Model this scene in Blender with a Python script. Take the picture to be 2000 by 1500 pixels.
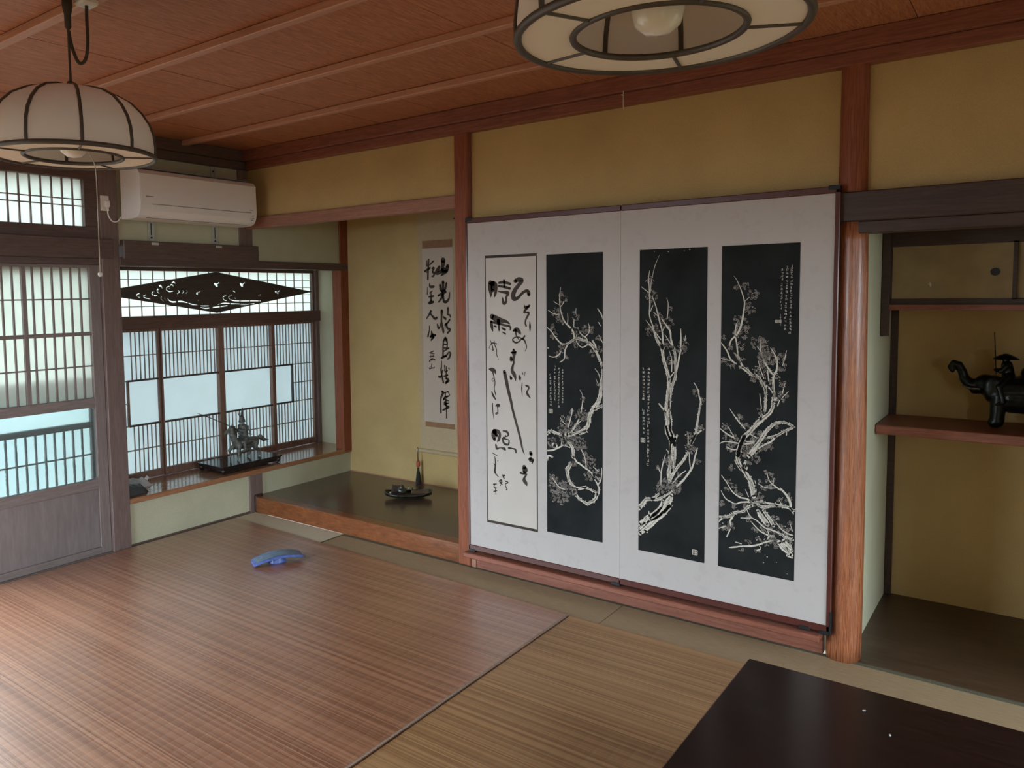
import bpy, bmesh, math, random
from mathutils import Vector, Matrix, geometry
for o in list(bpy.data.objects):
    bpy.data.objects.remove(o, do_unlink=True)
scene = bpy.context.scene
COL = scene.collection

# ------------------------------------------------------------------ camera
CAM = Vector((4.3954, -3.5208, 1.5330))
AX_R = Vector((0.7839921, 0.62060197, -0.01447697))
AX_U = Vector((-0.03323411, 0.06524856, 0.99731546))
AX_F = Vector((-0.61988054, 0.78140631, -0.07177951))
cd = bpy.data.cameras.new('camera'); cam = bpy.data.objects.new('camera', cd); COL.objects.link(cam)
m = Matrix.Identity(4)
for i in range(3):
    m[i][0] = AX_R[i]; m[i][1] = AX_U[i]; m[i][2] = -AX_F[i]; m[i][3] = CAM[i]
cam.matrix_world = m
cd.sensor_fit = 'HORIZONTAL'; cd.sensor_width = 36.0
cd.lens = 36.0 * 1523.86 / 2000.0
cd.shift_x = (1000 - 836.36) / 2000.0
cd.shift_y = -(750 - 684.51) / 2000.0
cd.clip_start = 0.02
scene.camera = cam

# ------------------------------------------------------------------ sky and exposure
world = bpy.data.worlds.new('sky'); scene.world = world; world.use_nodes = True
bg = world.node_tree.nodes['Background']
bg.inputs['Color'].default_value = (0.77, 0.92, 1.0, 1)
bg.inputs['Strength'].default_value = 13.0
scene.view_settings.view_transform = 'Standard'
scene.view_settings.look = 'None'
scene.view_settings.exposure = -0.10
scene.view_settings.gamma = 1.0
scene.view_settings.use_curve_mapping = False
scene.cycles.use_denoising = True
scene.cycles.max_bounces = 9
scene.cycles.diffuse_bounces = 5
scene.cycles.glossy_bounces = 3
scene.cycles.transmission_bounces = 8
scene.cycles.transparent_max_bounces = 12
scene.cycles.caustics_refractive = False
scene.cycles.caustics_reflective = False
scene.cycles.sample_clamp_indirect = 6.0

def portal(name, loc, rot, sx, sy):
    l = bpy.data.lights.new(name, 'AREA'); l.shape = 'RECTANGLE'; l.size = sx; l.size_y = sy
    l.cycles.is_portal = True
    o = bpy.data.objects.new(name, l); o.location = loc; o.rotation_euler = rot; COL.objects.link(o)
    return o
# sky portals in the open doorways (they emit nothing, they only guide the sky light)
portal('sky_portal', (-0.12, -3.15, 0.9), (0, math.radians(-90), 0), 1.75, 2.3)
portal('sky_portal', (1.05, -4.56, 0.95), (math.radians(90), 0, math.radians(180)), 1.8, 1.90)
portal('sky_portal', (5.86, -0.80, 0.9), (0, math.radians(90), 0), 1.75, 1.0)
portal('sky_portal', (5.86, -3.95, 1.03), (0, math.radians(90), 0), 2.05, 0.8)
SCROLL = """9880 17760 350 9880 17510 295 9790 17170 250 9840 17030 195|9540 17310 155 9310 16920 305 9510 16870 200 9840 17030 295 10180 17070 295 10290 17330 225|10170 16980 250 9900 16810 195 9670 16660 70/8420 17790 70 8410 17390 105|8590 17870 95 8560 17520 110 8500 17070 130 8470 16430 135|8180 17020 100 8610 17200 140 8700 17250 100|8990 17720 105 8670 17470 90|8290 16990 90 8380 16940 90|8890 17190 120 9040 17230 145 8890 16930 120 9090 16880 140 9000 16660 140 8850 16620 95/9860 16200 200 9850 15890 180 9820 15540 180|9580 15980 165 9630 15670 180 9710 15540 145|10160 16100 135 10070 15800 150 9990 15580 145|9420 15230 140 9820 15400 175 10070 15490 165|9840 15320 180 9700 15050 170 9440 14770 100|9820 15360 180 9870 15010 150 9920 14810 180 10140 14780 175 10360 15000 140 10450 15440 70/8620 16110 70 8670 15890 165 8950 15880 165 9050 15900 80|8400 15820 45 8400 15330 80|8840 15550 90 8630 15420 95|8540 15150 95 8940 15190 130|8750 15370 90 8740 14840 155|8590 14700 205 8930 14770 155/8700 14100 155 8580 13900 135 8300 13560 75|8660 13920 105 8860 13720 135 9080 13560 160 9250 13630 135/8550 13000 85 8530 12680 80 8400 12250 135/9710 14120 200 9680 13720 145 9670 13320 140 9800 12790 170 9830 12570 130|9300 13140 115 9380 12870 150 9520 12970 100 9640 13370 55|9870 13680 110 10040 13550 165|10270 14320 145 10260 13990 120 10230 13860 100 10430 13820 120 10480 13680 90|10420 13510 110 10230 13280 125 10000 13130 120|10110 13150 170 10190 12890 145 10440 12780 145 10210 12530 110|9970 13100 60 10000 12840 50/8750 12620 105 8810 12310 180 9090 12360 130|8890 12220 205 8690 11970 90|8630 12220 155 8860 12400 155/10010 12180 150 9820 11930 125|9820 11930 115 9780 11440 110 9770 10820 130|10070 12070 200 10170 11810 105 10140 11450 90|9840 11710 80 10150 11700 75|9860 11440 80 10140 11450 80|9830 11200 100 10310 11460 100|9630 10700 150 10080 10920 110 10300 11150 90 10440 11060 135 10320 10750 135 10160 10650 90|9770 10820 100 10080 10850 100/9630 10470 70 9600 10050 105 9580 9690 115 9770 8930 125|9380 9320 145 9550 9350 120 9720 9830 70|9900 10150 110 9920 9880 80 9860 9790 70|10060 10110 70 10020 9220 100|10280 9990 100 10340 9900 45|9920 9700 80 10140 9810 95|9830 9390 90 10170 9490 105|10050 9220 110 10220 9180 135 9990 8900 150|10050 8950 145 10330 9080 75/9640 8250 150 9730 8170 175 9550 7840 135 9490 7520 120 9500 6710 135|9870 8180 90 10200 8290 90|9950 8180 70 9920 7870 100|10200 8240 70 10310 8030 70 10030 7870 90|9770 7680 115 9920 7870 110 10250 7980 60|9830 7770 110 10020 7650 135 9850 7410 135 10020 7240 105 10240 7170 140 9700 6900 120|10080 7650 90 10250 7620 65|9990 7470 105 10010 6970 80 10020 6340 90|9800 7320 80 10190 7440 90/8530 11040 55 8900 11190 80|8610 11000 45 8980 11010 50|8760 11140 60 8740 10460 60|8550 10770 65 8950 10830 60|8610 10910 40 8600 10680 45|8900 10960 35 8890 10740 45|8510 10410 90 8720 10640 60|8780 10640 55 9000 10540 105|8600 10540 50 8860 10580 55/8710 10230 50 8690 9910 60|8500 9860 70 8590 10050 45|8530 9880 70 8940 9970 70|8950 10060 50 8950 9950 55"""
POEM = """22350 15950 175 22580 16030 200 22740 15960 210 22580 15760 175 22360 15520 200 22220 15260 230 22270 15050 230 22490 15070 140 22760 15310 130 23010 15440 130 23130 15380 165 23160 15230 160/20810 15900 210 20810 15600 235 20840 15300 145 20820 15140 41|20970 15870 210 21130 15790 185 21160 15570 165 21110 15300 145 21050 15140 55|20940 15840 235 20950 15490 180/21660 16020 90 21680 15830 115 21680 15670 115|21360 15880 105 21680 15900 130 22050 15810 105|21340 15710 100 21680 15660 115 22020 15570 120|21320 15430 60 21610 15380 105 21860 15360 175 21890 15270 150 21800 15130 110 21780 14890 130 21670 14800 145 21600 14870 135 21560 15080 75/22880 14700 55 22940 14600 130 23100 14620 120 23190 14680 100|23100 14600 115 22940 14440 115 22880 14330 100 23000 14330 80 23150 14310 100 23090 14150 100 22980 13970 85 22950 13780 85 22990 13640 85/23210 13860 35 23220 13600 105 23220 13340 20/20890 14110 240 21180 13980 285 21500 13900 205 21790 13840 145 21980 13740 65|20840 13840 120 20880 13570 155 20930 13340 65|20820 13810 90 21210 13760 120 21660 13660 100 21970 13610 100 22040 13500 85 22010 13400 40|21290 13900 175 21320 13630 135 21340 13370 75|21030 13600 75 21140 13570 90|21510 13510 75 21700 13420 110|21570 13280 60 21730 13200 80/22220 13370 90 22410 13460 175 22570 13330 160 22640 13220 85|22350 13400 130 22390 13140 65 22560 12920 50|22700 12960 55 22560 12820 65 22370 12760 80 22200 12840 75 22190 12950 65 22350 13040 55 22590 13040 55 22780 12930 60|22780 12930 60 22900 13120 80|22780 13010 65 22900 12860 85 22990 12670 60 23010 12540 45 22980 12440 46 22920 12300 15/20750 12860 30 20870 12640 45 20950 12330 55 20890 12340 31|20690 12420 30 20780 12580 35 20910 12700 55 21170 12660 55|21020 12810 36 21050 12620 50 21160 12350 50 21160 12110 50 21310 11810 15|20690 12390 20 20840 12350 15/22220 12380 110 22250 12230 235 22240 12060 145 22200 11870 130 22230 11720 90 22160 11500 120 22130 11280 160 22240 11100 190 22310 10940 130 22330 10750 35|22090 12230 85 22250 12240 85|22250 12230 90 22370 12270 75|22060 11980 115 22070 11840 145 22150 11870 85|22000 11000 55 22060 10870 145/22550 11060 55 22590 10930 140 22610 10820 55|22750 11240 26 22780 11130 50|22910 11250 35 22870 11020 25/21640 11200 165 21730 10880 175 21880 10240 165 22040 9680 140 22130 9280 120 22280 8780 120 22560 7890 115 22720 7230 90 22850 6920 25/20710 11290 90 20890 11270 195 21040 11200 150 21090 11070 45|20920 11140 70 20990 10870 55 21050 10570 45 21000 10260 50 21090 9940 55|20990 10790 25 20890 10810 31 20870 10670 36 20950 10660 31 20990 10760 20|20830 10090 45 20940 9880 110 21090 9670 41/22730 10670 40 22710 10350 60 22740 9970 16|22960 10550 75 23100 10510 95 23130 10400 65 23020 10230 80 23070 10080 115 23220 9920 40/20880 9470 50 20890 9100 55 20950 8600 15|21100 9350 75 21230 9420 105 21320 9370 95 21190 9320 60|21200 9320 60 21210 9010 55 21110 8890 45 21070 8940 40 21140 8990 36 21250 8960 45/20990 7950 255 20920 7750 235 20990 7520 150|20990 7990 170 21220 7970 185 21330 7830 130 21260 7550 150 21170 7440 55|21100 7800 170 21130 7730 125/21540 8040 65 21760 8020 110 21870 7880 90 21760 7770 55 21670 7820 55|21560 7680 95 21510 7540 95 21620 7360 110 21850 7340 85 21910 7540 75 21850 7610 45 21620 7630 75 21710 7790 55/21070 7240 90 21140 7050 120 21350 7110 36 21600 7080 140 21660 7030 75|21890 7160 105 22110 7160 55 22290 7120 95 22330 6960 65/20840 6780 40 21140 6660 36|21000 6590 36 21040 6200 70 20990 5810 95 21060 5660 65 21220 5530 31|20930 6230 30 21020 6080 45|21160 6370 26 21230 6420 20/23220 7060 160 23250 6960 145|23240 6780 120 23160 6700 135 23290 6670 160 23370 6720 80 23330 6570 65 23280 6470 25/22830 6260 205 22870 6110 285 22830 5970 160|22610 5920 95 22810 5890 65 22980 5900 60 22850 5710 105 22830 5550 180 22930 5420 165 22980 5290 40/21450 5640 60 21610 5660 60 21510 5570 55 21580 5500 65|21280 5300 80 21400 5380 70 21420 5240 80 21310 5230 70 21470 5130 45|21320 5100 36 21340 5070 40|21630 5350 50 21780 5330 60 21810 5280 50 21650 5180 41 21710 5010 45 21760 4940 55 21700 4880 50/20890 5070 55 21080 5120 50|20960 5100 45 20940 4900 50 21070 4900 55|20910 4680 55 21100 4750 50|21010 4890 40 21050 4530 35"""
TREEB = """24990 15580 20 24960 15380 40 24930 15000 45 24960 14600 50 25040 14250 55 25210 13880 65 25570 13540 100|24960 14600 40 25090 14740 40 25180 14890 30|24960 14710 25 24730 14800 30 24600 14900 30|24280 14450 30 24500 14310 40 24760 14240 40 24920 14250 25|25370 14280 25 25390 14020 35 25360 13770 50|25840 14540 20 25820 14260 30|25730 14000 40 25710 13630 50|24210 13580 40 24460 13380 50 24670 13120 55 24980 12810 75 25210 12750 85 25400 12800 105 25660 12980 105 25910 13050 115 26230 12980 115 26450 12900 115 26660 12770 150 26880 12490 125 27090 12100 130 27260 11660 125|25370 12740 75 25230 12460 65 25180 12030 60 24930 11840 30|24320 12130 40 24590 12090 40 24850 12190 55 25010 12400 45|25840 12910 40 26040 12690 45 26230 12640 60 26480 12790 65|25910 13030 45 25850 13230 35|26040 13350 50 26200 13210 60 26350 13130 65 26450 12990 50|26350 13180 45 26510 13330 50 26570 13580 40 26480 13850 20|26730 12970 90 26880 12720 90 26880 12550 90|27000 14510 50 27180 14260 55 27270 14010 55|27050 13250 30 27270 12870 40|27030 13870 30 27150 13700 35|25570 13540 90 25690 13370 75 25740 13080 70|27250 11710 105 27250 11290 90 27200 10890 135 27160 10550 165 27100 10180 190 26940 9880 210 26730 9610 205 26570 9250 180 26540 8960 190 26380 8660 200 26040 8450 120 25780 8340 125 25530 8220 150 25300 8230 215|26850 9620 120 27100 9750 105 27230 9850 110|26350 8540 65 26480 8450 40|26040 8330 115 26350 8480 120|26850 11620 20 27050 11360 35 27160 11000 50|26900 11130 15 27050 10790 35|26040 10520 25 26170 10310 30 26210 10030 50 26100 9410 55|25990 9060 75 25780 8690 85 25510 8280 105|26130 9010 35 25880 8780 35|25620 9580 55 25590 9280 55 25400 8620 65|24940 9080 25 25100 8860 35 25300 8700 30|24210 8150 155 24380 8320 125 24610 8280 155 24940 8190 110 25040 8150 60|25400 7840 120 25590 7680 150 25670 7460 155 25670 7110 145|25520 6850 90 25490 6670 180 25340 6480 190 25360 6270 170 25420 5990 160 25550 5770 140 25780 5650 60 25970 5620 65 26350 5690 125 26640 5600 100 26860 5550 110 26960 5420 135 26860 5170 150 26640 4990 145 26450 4870 150 26200 4980 120 25970 5090 140 25810 5270 135|25720 7110 60 25880 6900 90 26040 6830 80 26320 6660 75 26600 6520 65 26730 6350 55|26390 6670 40 26340 7070 40 26260 7320 40 26100 7570 50|26850 6140 50 26990 5940 75 27070 5690 105 27010 5420 115|27040 5950 60 27160 6140 55 27220 6460 35 27220 6780 30|26760 6780 30 27040 6580 45|26950 6280 20 27100 6130 35|24200 7290 75 24470 7340 95 24800 7480 85 25100 7660 70|25040 7890 40 25000 7650 45|25200 7670 45 25490 7580 45|24500 5920 45 24770 5600 50 24960 5460 55 25190 5420 45|25970 5530 75 26350 5680 95|24220 6810 95 24250 7030 95 24500 7000 95|24570 7630 225 24710 7560 185"""
CLB = [[25120,15090,275],[24790,14250,310],[25790,14140,240],[24560,13260,275],[25820,13400,240],[26230,13440,270],[26660,13500,180],[25910,12830,245],[25050,12520,215],[24790,12220,185],[25310,12120,125],[26790,12460,260],[27090,12550,145],[27060,13090,145],[24530,13670,125],[24920,13990,185],[25120,13880,125],[26230,9340,330],[25910,9280,180],[25590,9400,125],[25270,8870,335],[25100,8540,315],[25460,8570,245],[25910,8580,180],[27030,10850,120],[26230,10080,145],[26350,9120,185],[25270,8060,430],[24510,7740,285],[26010,7850,365],[26290,7730,120],[26290,7300,155],[26600,6960,335],[26450,6210,270],[26950,6430,265],[24500,5890,285],[24670,5490,410],[24930,5140,470],[25490,5610,310],[25650,5430,250],[25260,4980,215],[25130,5680,190],[25720,6820,185],[25750,8140,185],[26290,7060,120],[25030,4710,125],[24530,4810,125]]
DOTB = [[24260,12540,80]]
TREEC = """30400 15020 20 30480 14710 30 30440 14080 45|29600 16280 25 29550 15910 35 29590 15250 45 29610 14750 60 29600 14210 50 29750 13740 60 29850 13370 85 30040 12960 125 30240 12720 160|30050 16950 10 29950 16740 20 29830 16430 30 29760 16150 25 29670 15720 30 29630 15280 40|29190 15540 30 29540 15270 40|29760 14680 30 29640 14400 40|29720 15080 40 29870 14710 50 30000 14250 60 30100 13870 65 30200 13500 70 30240 13030 80 30220 12720 110|30300 13660 40 30220 13500 40|30170 14060 40 30360 13810 60 30570 13510 80 30620 13130 75 30720 12730 85|29420 13990 20 29650 13710 40 30140 13120 40|30330 13350 20 30530 13040 35 30720 12760 35|31060 13610 35 31080 13210 60 31070 12740 60|31290 13330 30 31260 13090 40|29790 14370 30 30000 14180 35|30190 12860 160 30230 12480 140 30310 12080 140 30440 11710 150 30510 11400 160 30540 11090 150 30510 10710 170 30480 10300 190 30450 9980 225 30460 9660 250 30520 9350 255 30520 9040 255 30620 8730 255 30750 8430 255|30730 12780 90 30820 12410 105 30830 11940 90 30840 11480 110 30730 11130 120 30640 10780 130 30590 10400 130 30570 9990 125|30760 11630 40 30590 11370 50 30540 11210 50|31080 12730 60 30990 12260 75 30900 11730 60|30540 12620 20 30660 12190 40 30660 11660 50|30080 10140 60 30290 9900 75 30390 9790 80|30940 8760 95 30850 8570 95|30580 9830 95 30650 9370 115 30620 9020 120 30780 8650 125 30830 8280 130|30410 9120 115 30460 8810 140 30620 8570 125|31680 11230 25 31880 10890 45 31920 10650 55 32000 10350 80 31930 9910 80 31850 9380 95 31780 8910 110 31600 8460 120|32030 9090 70 31810 8880 75|31440 8880 40 31450 8380 40|30690 8610 190 30660 8320 135 30660 7950 140 30710 7540 115 30700 7250 110|30850 8630 95 30820 8280 130 30850 7940 120 30820 7520 110 30810 7200 90|30590 8540 65 30610 8100 85 30600 7750 90 30590 7300 90 30570 7010 190 30540 6690 85|30440 8060 30 30600 7870 70|31750 8820 110 31570 8390 90|31440 8030 100 31270 7700 120 31050 7390 120 30830 7080 130 30590 6540 120|31870 8270 50 31760 7850 65 31670 7440 80 31460 7040 90 31210 6690 90 30950 6410 70|31500 8040 40 31530 7580 50 31570 7300 40|31350 7180 30 31020 6880 45 30740 6490 35|30190 6380 40 30200 6900 50 30280 7360 50 30410 7820 25|30020 7170 30 30180 6930 40|30720 6140 75 30390 5870 95 30030 5650 140 29760 5640 115|29130 5090 200 29300 5310 200 29530 5580 170 29800 5650 140 30090 5920 100|30710 5950 160 30580 5670 285 30420 5330 325 30200 5100 290 29900 4820 295 29700 4620 135|30290 5630 130 30200 5320 160 29930 4990 200 29600 4740 200 29370 4500 230 29170 4320 170|30620 5420 190 30330 5020 225 30000 4710 230 29710 4400 230 29440 4120 200 29190 3880 170|29140 4070 100 29440 4420 135|29620 5030 35 29640 4810 80|29540 4010 90 29410 4080 80|30730 5470 80 30590 5350 90"""
CLC = [[29570,15840,220],[29670,15120,285],[30000,14150,225],[30450,13880,285],[29780,13520,350],[30490,12940,220],[31220,12960,245],[30580,14500,95],[31130,12670,215],[30600,12180,215],[31790,10760,155],[32100,10480,120],[31990,9180,185],[31470,8820,190],[30910,12600,90],[31510,8260,220],[31700,8130,155],[31890,7650,120],[30380,6320,420],[30770,6400,380],[30960,6300,255],[30120,6250,200],[30050,7140,100],[30410,7500,160],[31080,6920,125]]
DOTC = [[29810,17130,40],[30460,17100,45],[31440,17150,60],[31200,17100,30]]
TREED = """33360 15930 10 33510 15710 25 33710 15210 40 33820 14800 50 33790 14370 70 33700 13840 70 33540 13430 75 33300 13180 60 33210 12920 60|33500 13870 50 33450 13480 50 33530 12950 60 33580 12450 60|32850 13050 40 33110 12700 55 33260 12350 65 33500 12150 70|34020 15010 30 33830 14830 20|34490 13210 15 34500 12750 30|34360 12920 20 34530 12690 30|34540 12640 40 34670 12210 50|34900 12890 20 35100 12540 40 35160 12230 50|35540 12790 20 35440 12330 40|34850 12560 20 34860 12360 30|33400 12620 35 33700 12190 55|32860 12370 25 33120 12290 35 33320 12280 40|33430 12600 55 33640 12310 65 33800 12010 85|33580 12600 55 33640 12370 55|33640 12040 70 33840 11960 130 34010 11830 130 34240 11660 115 34290 11720 100 34460 11590 105 34590 11390 105 34690 11160 100 34740 10900 95 34740 10520 110 34730 10200 100|34760 11280 55 34730 11080 70|34560 12640 45 34640 12350 50 34810 12040 60 35010 11760 60|35160 12490 45 35180 12140 60 35140 11880 80 35040 11670 80 35040 11300 90 35080 10960 90 35030 10630 110 35030 10400 140 34900 10100 140 34680 9880 175 34490 9710 200 34270 9430 175 34080 9200 175 33880 8970 185 33740 8660 180 33660 8350 175 33640 8140 175|35530 12610 20 35390 12150 35|34420 12310 25 34540 11880 30 34660 11570 40|34800 11950 30 34850 11490 45|34850 11230 35 35050 10950 50|35500 11410 20 35400 10980 40|35640 11080 25 35400 10800 40|34500 10920 25 34580 10280 35|34600 10020 85 34550 9840 115|35300 10680 40 35220 10450 45|35190 10790 45 35080 10610 70|33260 10170 15 33500 9830 45 33700 9580 55 33910 9360 55|33660 9970 25 33670 9670 30|34090 8190 160 34340 8580 155 34590 8960 155 34800 9330 145 34990 9560 135 35150 9700 125 35420 9770 95 35660 9720 95 35850 9610 110 35640 9470 95 35430 9340 100 35190 9170 115 34860 9060 85|35160 9140 85 35000 8910 80 34730 8740 55 34450 8530 60|32850 9260 40 33160 9050 60 33480 8900 60|33220 9360 25 33450 8960 40|32860 8590 30 33110 8710 45 33690 8680 55|33140 8470 40 33370 8380 50 33600 8410 40|33930 8800 40 34310 8840 60|33920 8680 55 34310 8780 50|34160 9120 40 34420 9000 50|35600 9440 30 35590 9240 45|33900 9020 155 33790 8760 150 33710 8480 140 33650 8210 155 33630 7980 175 33720 7720 175 33880 7520 175 34030 7330 195 34160 7130 195 34230 6910 215 34270 6690 195 34320 6430 175|33520 7920 70 33640 7710 75 33770 7520 70|33910 7770 90 33870 7630 110 33980 7530 90|34030 7670 70 33980 7550 70|33960 7930 95 33890 7720 100|34410 8500 45 34250 8260 45 34080 8080 35|32940 7190 25 33170 6900 40 33390 6560 50 33570 6410 55 33780 6310 65 34020 6300 75 34190 6210 80|32930 6500 20 33130 6180 45 33370 6060 55 33570 6000 50 33810 6110 65 34190 6190 70|34320 6160 90 34610 6250 85 34820 6240 80 35070 6240 80 35320 6210 125 35600 6190 125 35760 6170 125 35920 6060 95|34490 6100 110 34700 6040 130 34990 6110 105 35280 6180 105|35390 6950 65 35570 6780 85 35720 6560 90 35800 6330 95 35800 6160 95|35390 6870 50 35220 6990 60 35000 7150 45 34890 7360 30 34860 7560 20|34480 7040 25 34690 6930 30 34900 6890 35 35200 6940 35|35110 7100 30 35100 7320 15|34350 7150 30 34400 7000 30|35350 6460 30 35480 6210 30|33970 6700 25 34110 6400 31|34410 6760 50 34380 6490 65|32830 5300 90 33080 5340 100 33320 5400 110 33560 5610 115 33890 5720 100 34070 5920 115 34250 6030 130|32830 5080 70 33030 5280 70|33500 5500 70 33350 5200 75 33380 4980 40|32840 4770 45 33170 4940 50|33360 4840 55 33210 4480 55|34070 5750 35 34230 5510 40 34460 5410 50 34770 5170 60 35090 5100 65 35390 5020 75 35630 4900 110 35910 4830 110|34230 5320 30 34460 5090 50 34670 4940 55 34970 4850 65 35190 4870 50|34920 5040 35 34970 4830 50 34900 4660 45|33790 5410 30 34230 5480 40|33310 4000 30 33500 4050 70 33840 4160 55 34250 4250 75 34600 4390 65 34780 4500 60 35100 4640 60|33570 4300 30 33830 4270 50|34580 4330 25 34650 4210 30 34500 4100 70|34500 5850 130 34630 5630 205 34810 5420 230 34910 5300 155|34730 5890 105 34910 5680 155 35060 5460 155 35140 5290 125|35390 4640 175 35540 4430 225 35720 4310 225 35880 4170 150|35560 4730 155 35740 4520 200 35910 4370 95|35720 4120 100 35910 4070 80|35230 5470 40 35460 5210 40 35700 5070 55 35920 5020 50|35790 5510 30 35910 5180 25|35830 6120 75 35920 5950 45"""
CLD = [[33850,15470,170],[34190,15150,225],[33510,15450,115],[34030,14540,255],[33640,13990,320],[33680,13460,320],[33690,12930,175],[33260,12890,175],[34390,13070,310],[34630,13040,200],[34640,12730,230],[32960,13270,90],[34670,12380,310],[34990,12680,170],[35350,12460,215],[33960,13730,145],[34670,12350,310],[34460,11910,260],[34840,11870,175],[34950,12360,220],[35350,12090,195],[35370,11380,165],[35380,10830,250],[34740,11370,255],[34570,10190,170],[33030,12220,180],[33350,12070,115],[33670,9850,145],[33930,9490,175],[34450,9030,280],[34670,9200,165],[33310,8820,325],[33100,9380,175],[34340,8640,345],[33980,8480,290],[34730,8830,285],[34890,8700,175],[33340,8410,180],[34240,11510,140],[35200,11650,110],[35210,9580,55],[33720,12370,120],[34070,8570,220],[33950,8350,235],[34380,8070,170],[34080,7830,130],[33420,7570,135],[34740,8640,130],[34540,8560,130],[33500,6810,135],[33250,6960,95],[33190,6600,90],[33560,6590,90],[33740,6440,135],[34770,6860,155],[34830,7220,85],[35080,7280,105],[34800,7570,90],[35010,7490,85],[35020,6980,105],[34570,6470,195],[35760,6650,140],[35460,6390,190],[33000,5930,130],[33510,5850,90],[34320,6190,175],[33980,5930,135],[34560,7140,55],[33120,4930,235],[32970,5930,110],[33500,5880,105],[35230,5630,155],[35790,5510,100],[35800,5220,95],[34150,5440,130],[34390,5020,130],[34740,5110,155],[35020,4950,280],[35240,4750,260],[34900,4520,205],[34120,4380,135],[33840,4020,105],[34550,4620,105],[34500,4100,110],[35480,5140,255],[35300,4470,150],[35710,4630,180],[33350,4980,195]]
DOTD = [[34910,3900,50],[34820,3960,20],[34760,3620,50],[35290,3740,35],[35720,3330,25]]
INSB = [[25090,11520,25090,9770,125],[24880,11610,24880,9550,135],[24650,11690,24650,9880,125],[24400,11250,24410,9570,130]]
SEALB = [[24410,9340,190]]
INSC = [[29580,11820,29560,7170,155],[29320,11810,29330,10240,145],[29320,9890,29350,8670,145]]
SEALC = [[29310,8370,190],[31800,3480,215]]
INSD = [[35690,16330,35650,13440,120],[35510,16340,35460,13610,125],[35320,16210,35290,14460,115],[35280,14310,35280,13800,80]]
SEALD = [[35130,13990,110],[35260,14000,95]]
CUT = """-5950 15670 50 -6150 15610 85 -6170 15500 75 -5930 15360 45|-5480 15580 35 -5700 15480 75 -5550 15360 75 -5170 15280 25|-4870 15800 95 -5050 15680 110 -4920 15530 100 -4610 15490 50|-4530 15980 150 -4650 15840 95 -4480 15640 55|-4500 16150 95 -4340 16190 135 -4210 15980 90|-3620 16150 55 -3870 16080 90 -3910 15900 75 -3680 15780 75 -3350 15810 30|-3690 16030 100 -3610 15990 75|-3620 16220 75 -3450 16260 90 -3340 16150 85|-3490 16360 75 -3300 16450 105 -3180 16330 85|-3020 15860 45 -2880 15760 95 -3070 15610 55|-2650 15860 45 -2550 15750 80 -2700 15630 40|-2330 15880 45 -2230 15750 65 -2410 15610 35|-3990 16400 65 -3950 16390 65|-3750 16400 60 -3710 16390 55|-4740 16170 65 -4700 16160 60|-4290 15450 75 -4380 15310 65 -4150 15080 40|-4080 15410 65 -4080 15270 50 -3950 15130 30|-3810 15440 55 -3820 15270 70 -3550 15070 105 -3160 15060 95|-3050 15080 85 -2680 15070 100 -2220 14970 55|-2180 14950 75 -1800 14840 85 -1330 14780 35|-1200 14750 45 -850 14730 75 -410 14720 40|-1210 14620 35 -770 14550 80 -390 14570 80|-1510 15690 35 -1430 15620 205 -1380 15510 40|-1380 15710 55 -1160 15770 60|-1380 15150 85 -1340 15130 90|-1050 14950 75 -1030 14910 80|-140 14590 75 240 14620 90 1240 14710 70|300 14800 40 910 14890 70 1800 14820 85 2950 14770 85 3780 14820 45|1140 15490 75 820 15340 100 920 15130 85 1160 15060 45|1630 15510 90 1320 15330 90 1590 15100 80 2270 15030 60 3430 15020 70 4390 15000 45|1730 15810 80 1950 15690 80|1870 15280 65 2000 15200 60|40 16360 60 250 16240 240 390 16110 80|310 16290 80 510 16430 100|2340 16370 65 2570 16240 255 2680 16090 85|2640 16270 80 2880 16440 105|4070 15460 45 4210 15390 150 4260 15310 45|4220 15440 55 4410 15510 60|5800 15720 55 6030 15640 200 6150 15520 55|6050 15660 65 6310 15810 90"""

# ------------------------------------------------------------------ helpers
BASE = {}
LABELS = True
def link(o): COL.objects.link(o); return o
def props(o, label=None, cat=None, group=None, kind=None):
    if label: o['label'] = label
    if cat: o['category'] = cat
    if group: o['group'] = group
    if kind: o['kind'] = kind
    return o
def thing(name, label, cat, loc=(0, 0, 0), group=None, kind=None):
    o = bpy.data.objects.new(name, None); o.empty_display_size = 0.05
    o.location = loc; link(o); BASE[o] = Vector(loc)
    return props(o, label, cat, group, kind)
def put(name, bm, mat, parent=None, label=None, cat=None, group=None, kind=None, smooth=False, base=None, mods=None):
    """bm in world coordinates -> one mesh object; origin at its thing's base"""
    me = bpy.data.meshes.new(name)
    b = Vector(base) if base is not None else (BASE[parent] if parent else Vector((0, 0, 0)))
    bm.transform(Matrix.Translation(-b))
    bmesh.ops.recalc_face_normals(bm, faces=bm.faces)
    bm.to_mesh(me); bm.free()
    if smooth:
        for p in me.polygons: p.use_smooth = True
    me.materials.append(mat)
    o = bpy.data.objects.new(name, me); link(o)
    if parent:
        o.parent = parent
        o.location = b - BASE[parent] if base is not None else (0, 0, 0)
        BASE[o] = b if base is not None else BASE[parent]
    else:
        o.location = b; BASE[o] = b
    return props(o, label, cat, group, kind)
def place(name, me, loc, parent, rot=None):
    """another object sharing a mesh; loc in world coordinates"""
    o = bpy.data.objects.new(name, me); link(o); o.parent = parent
    o.location = Vector(loc) - BASE[parent]
    if rot: o.rotation_euler = rot
    BASE[o] = Vector(loc)
    return o
def B(): return bmesh.new()
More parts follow.
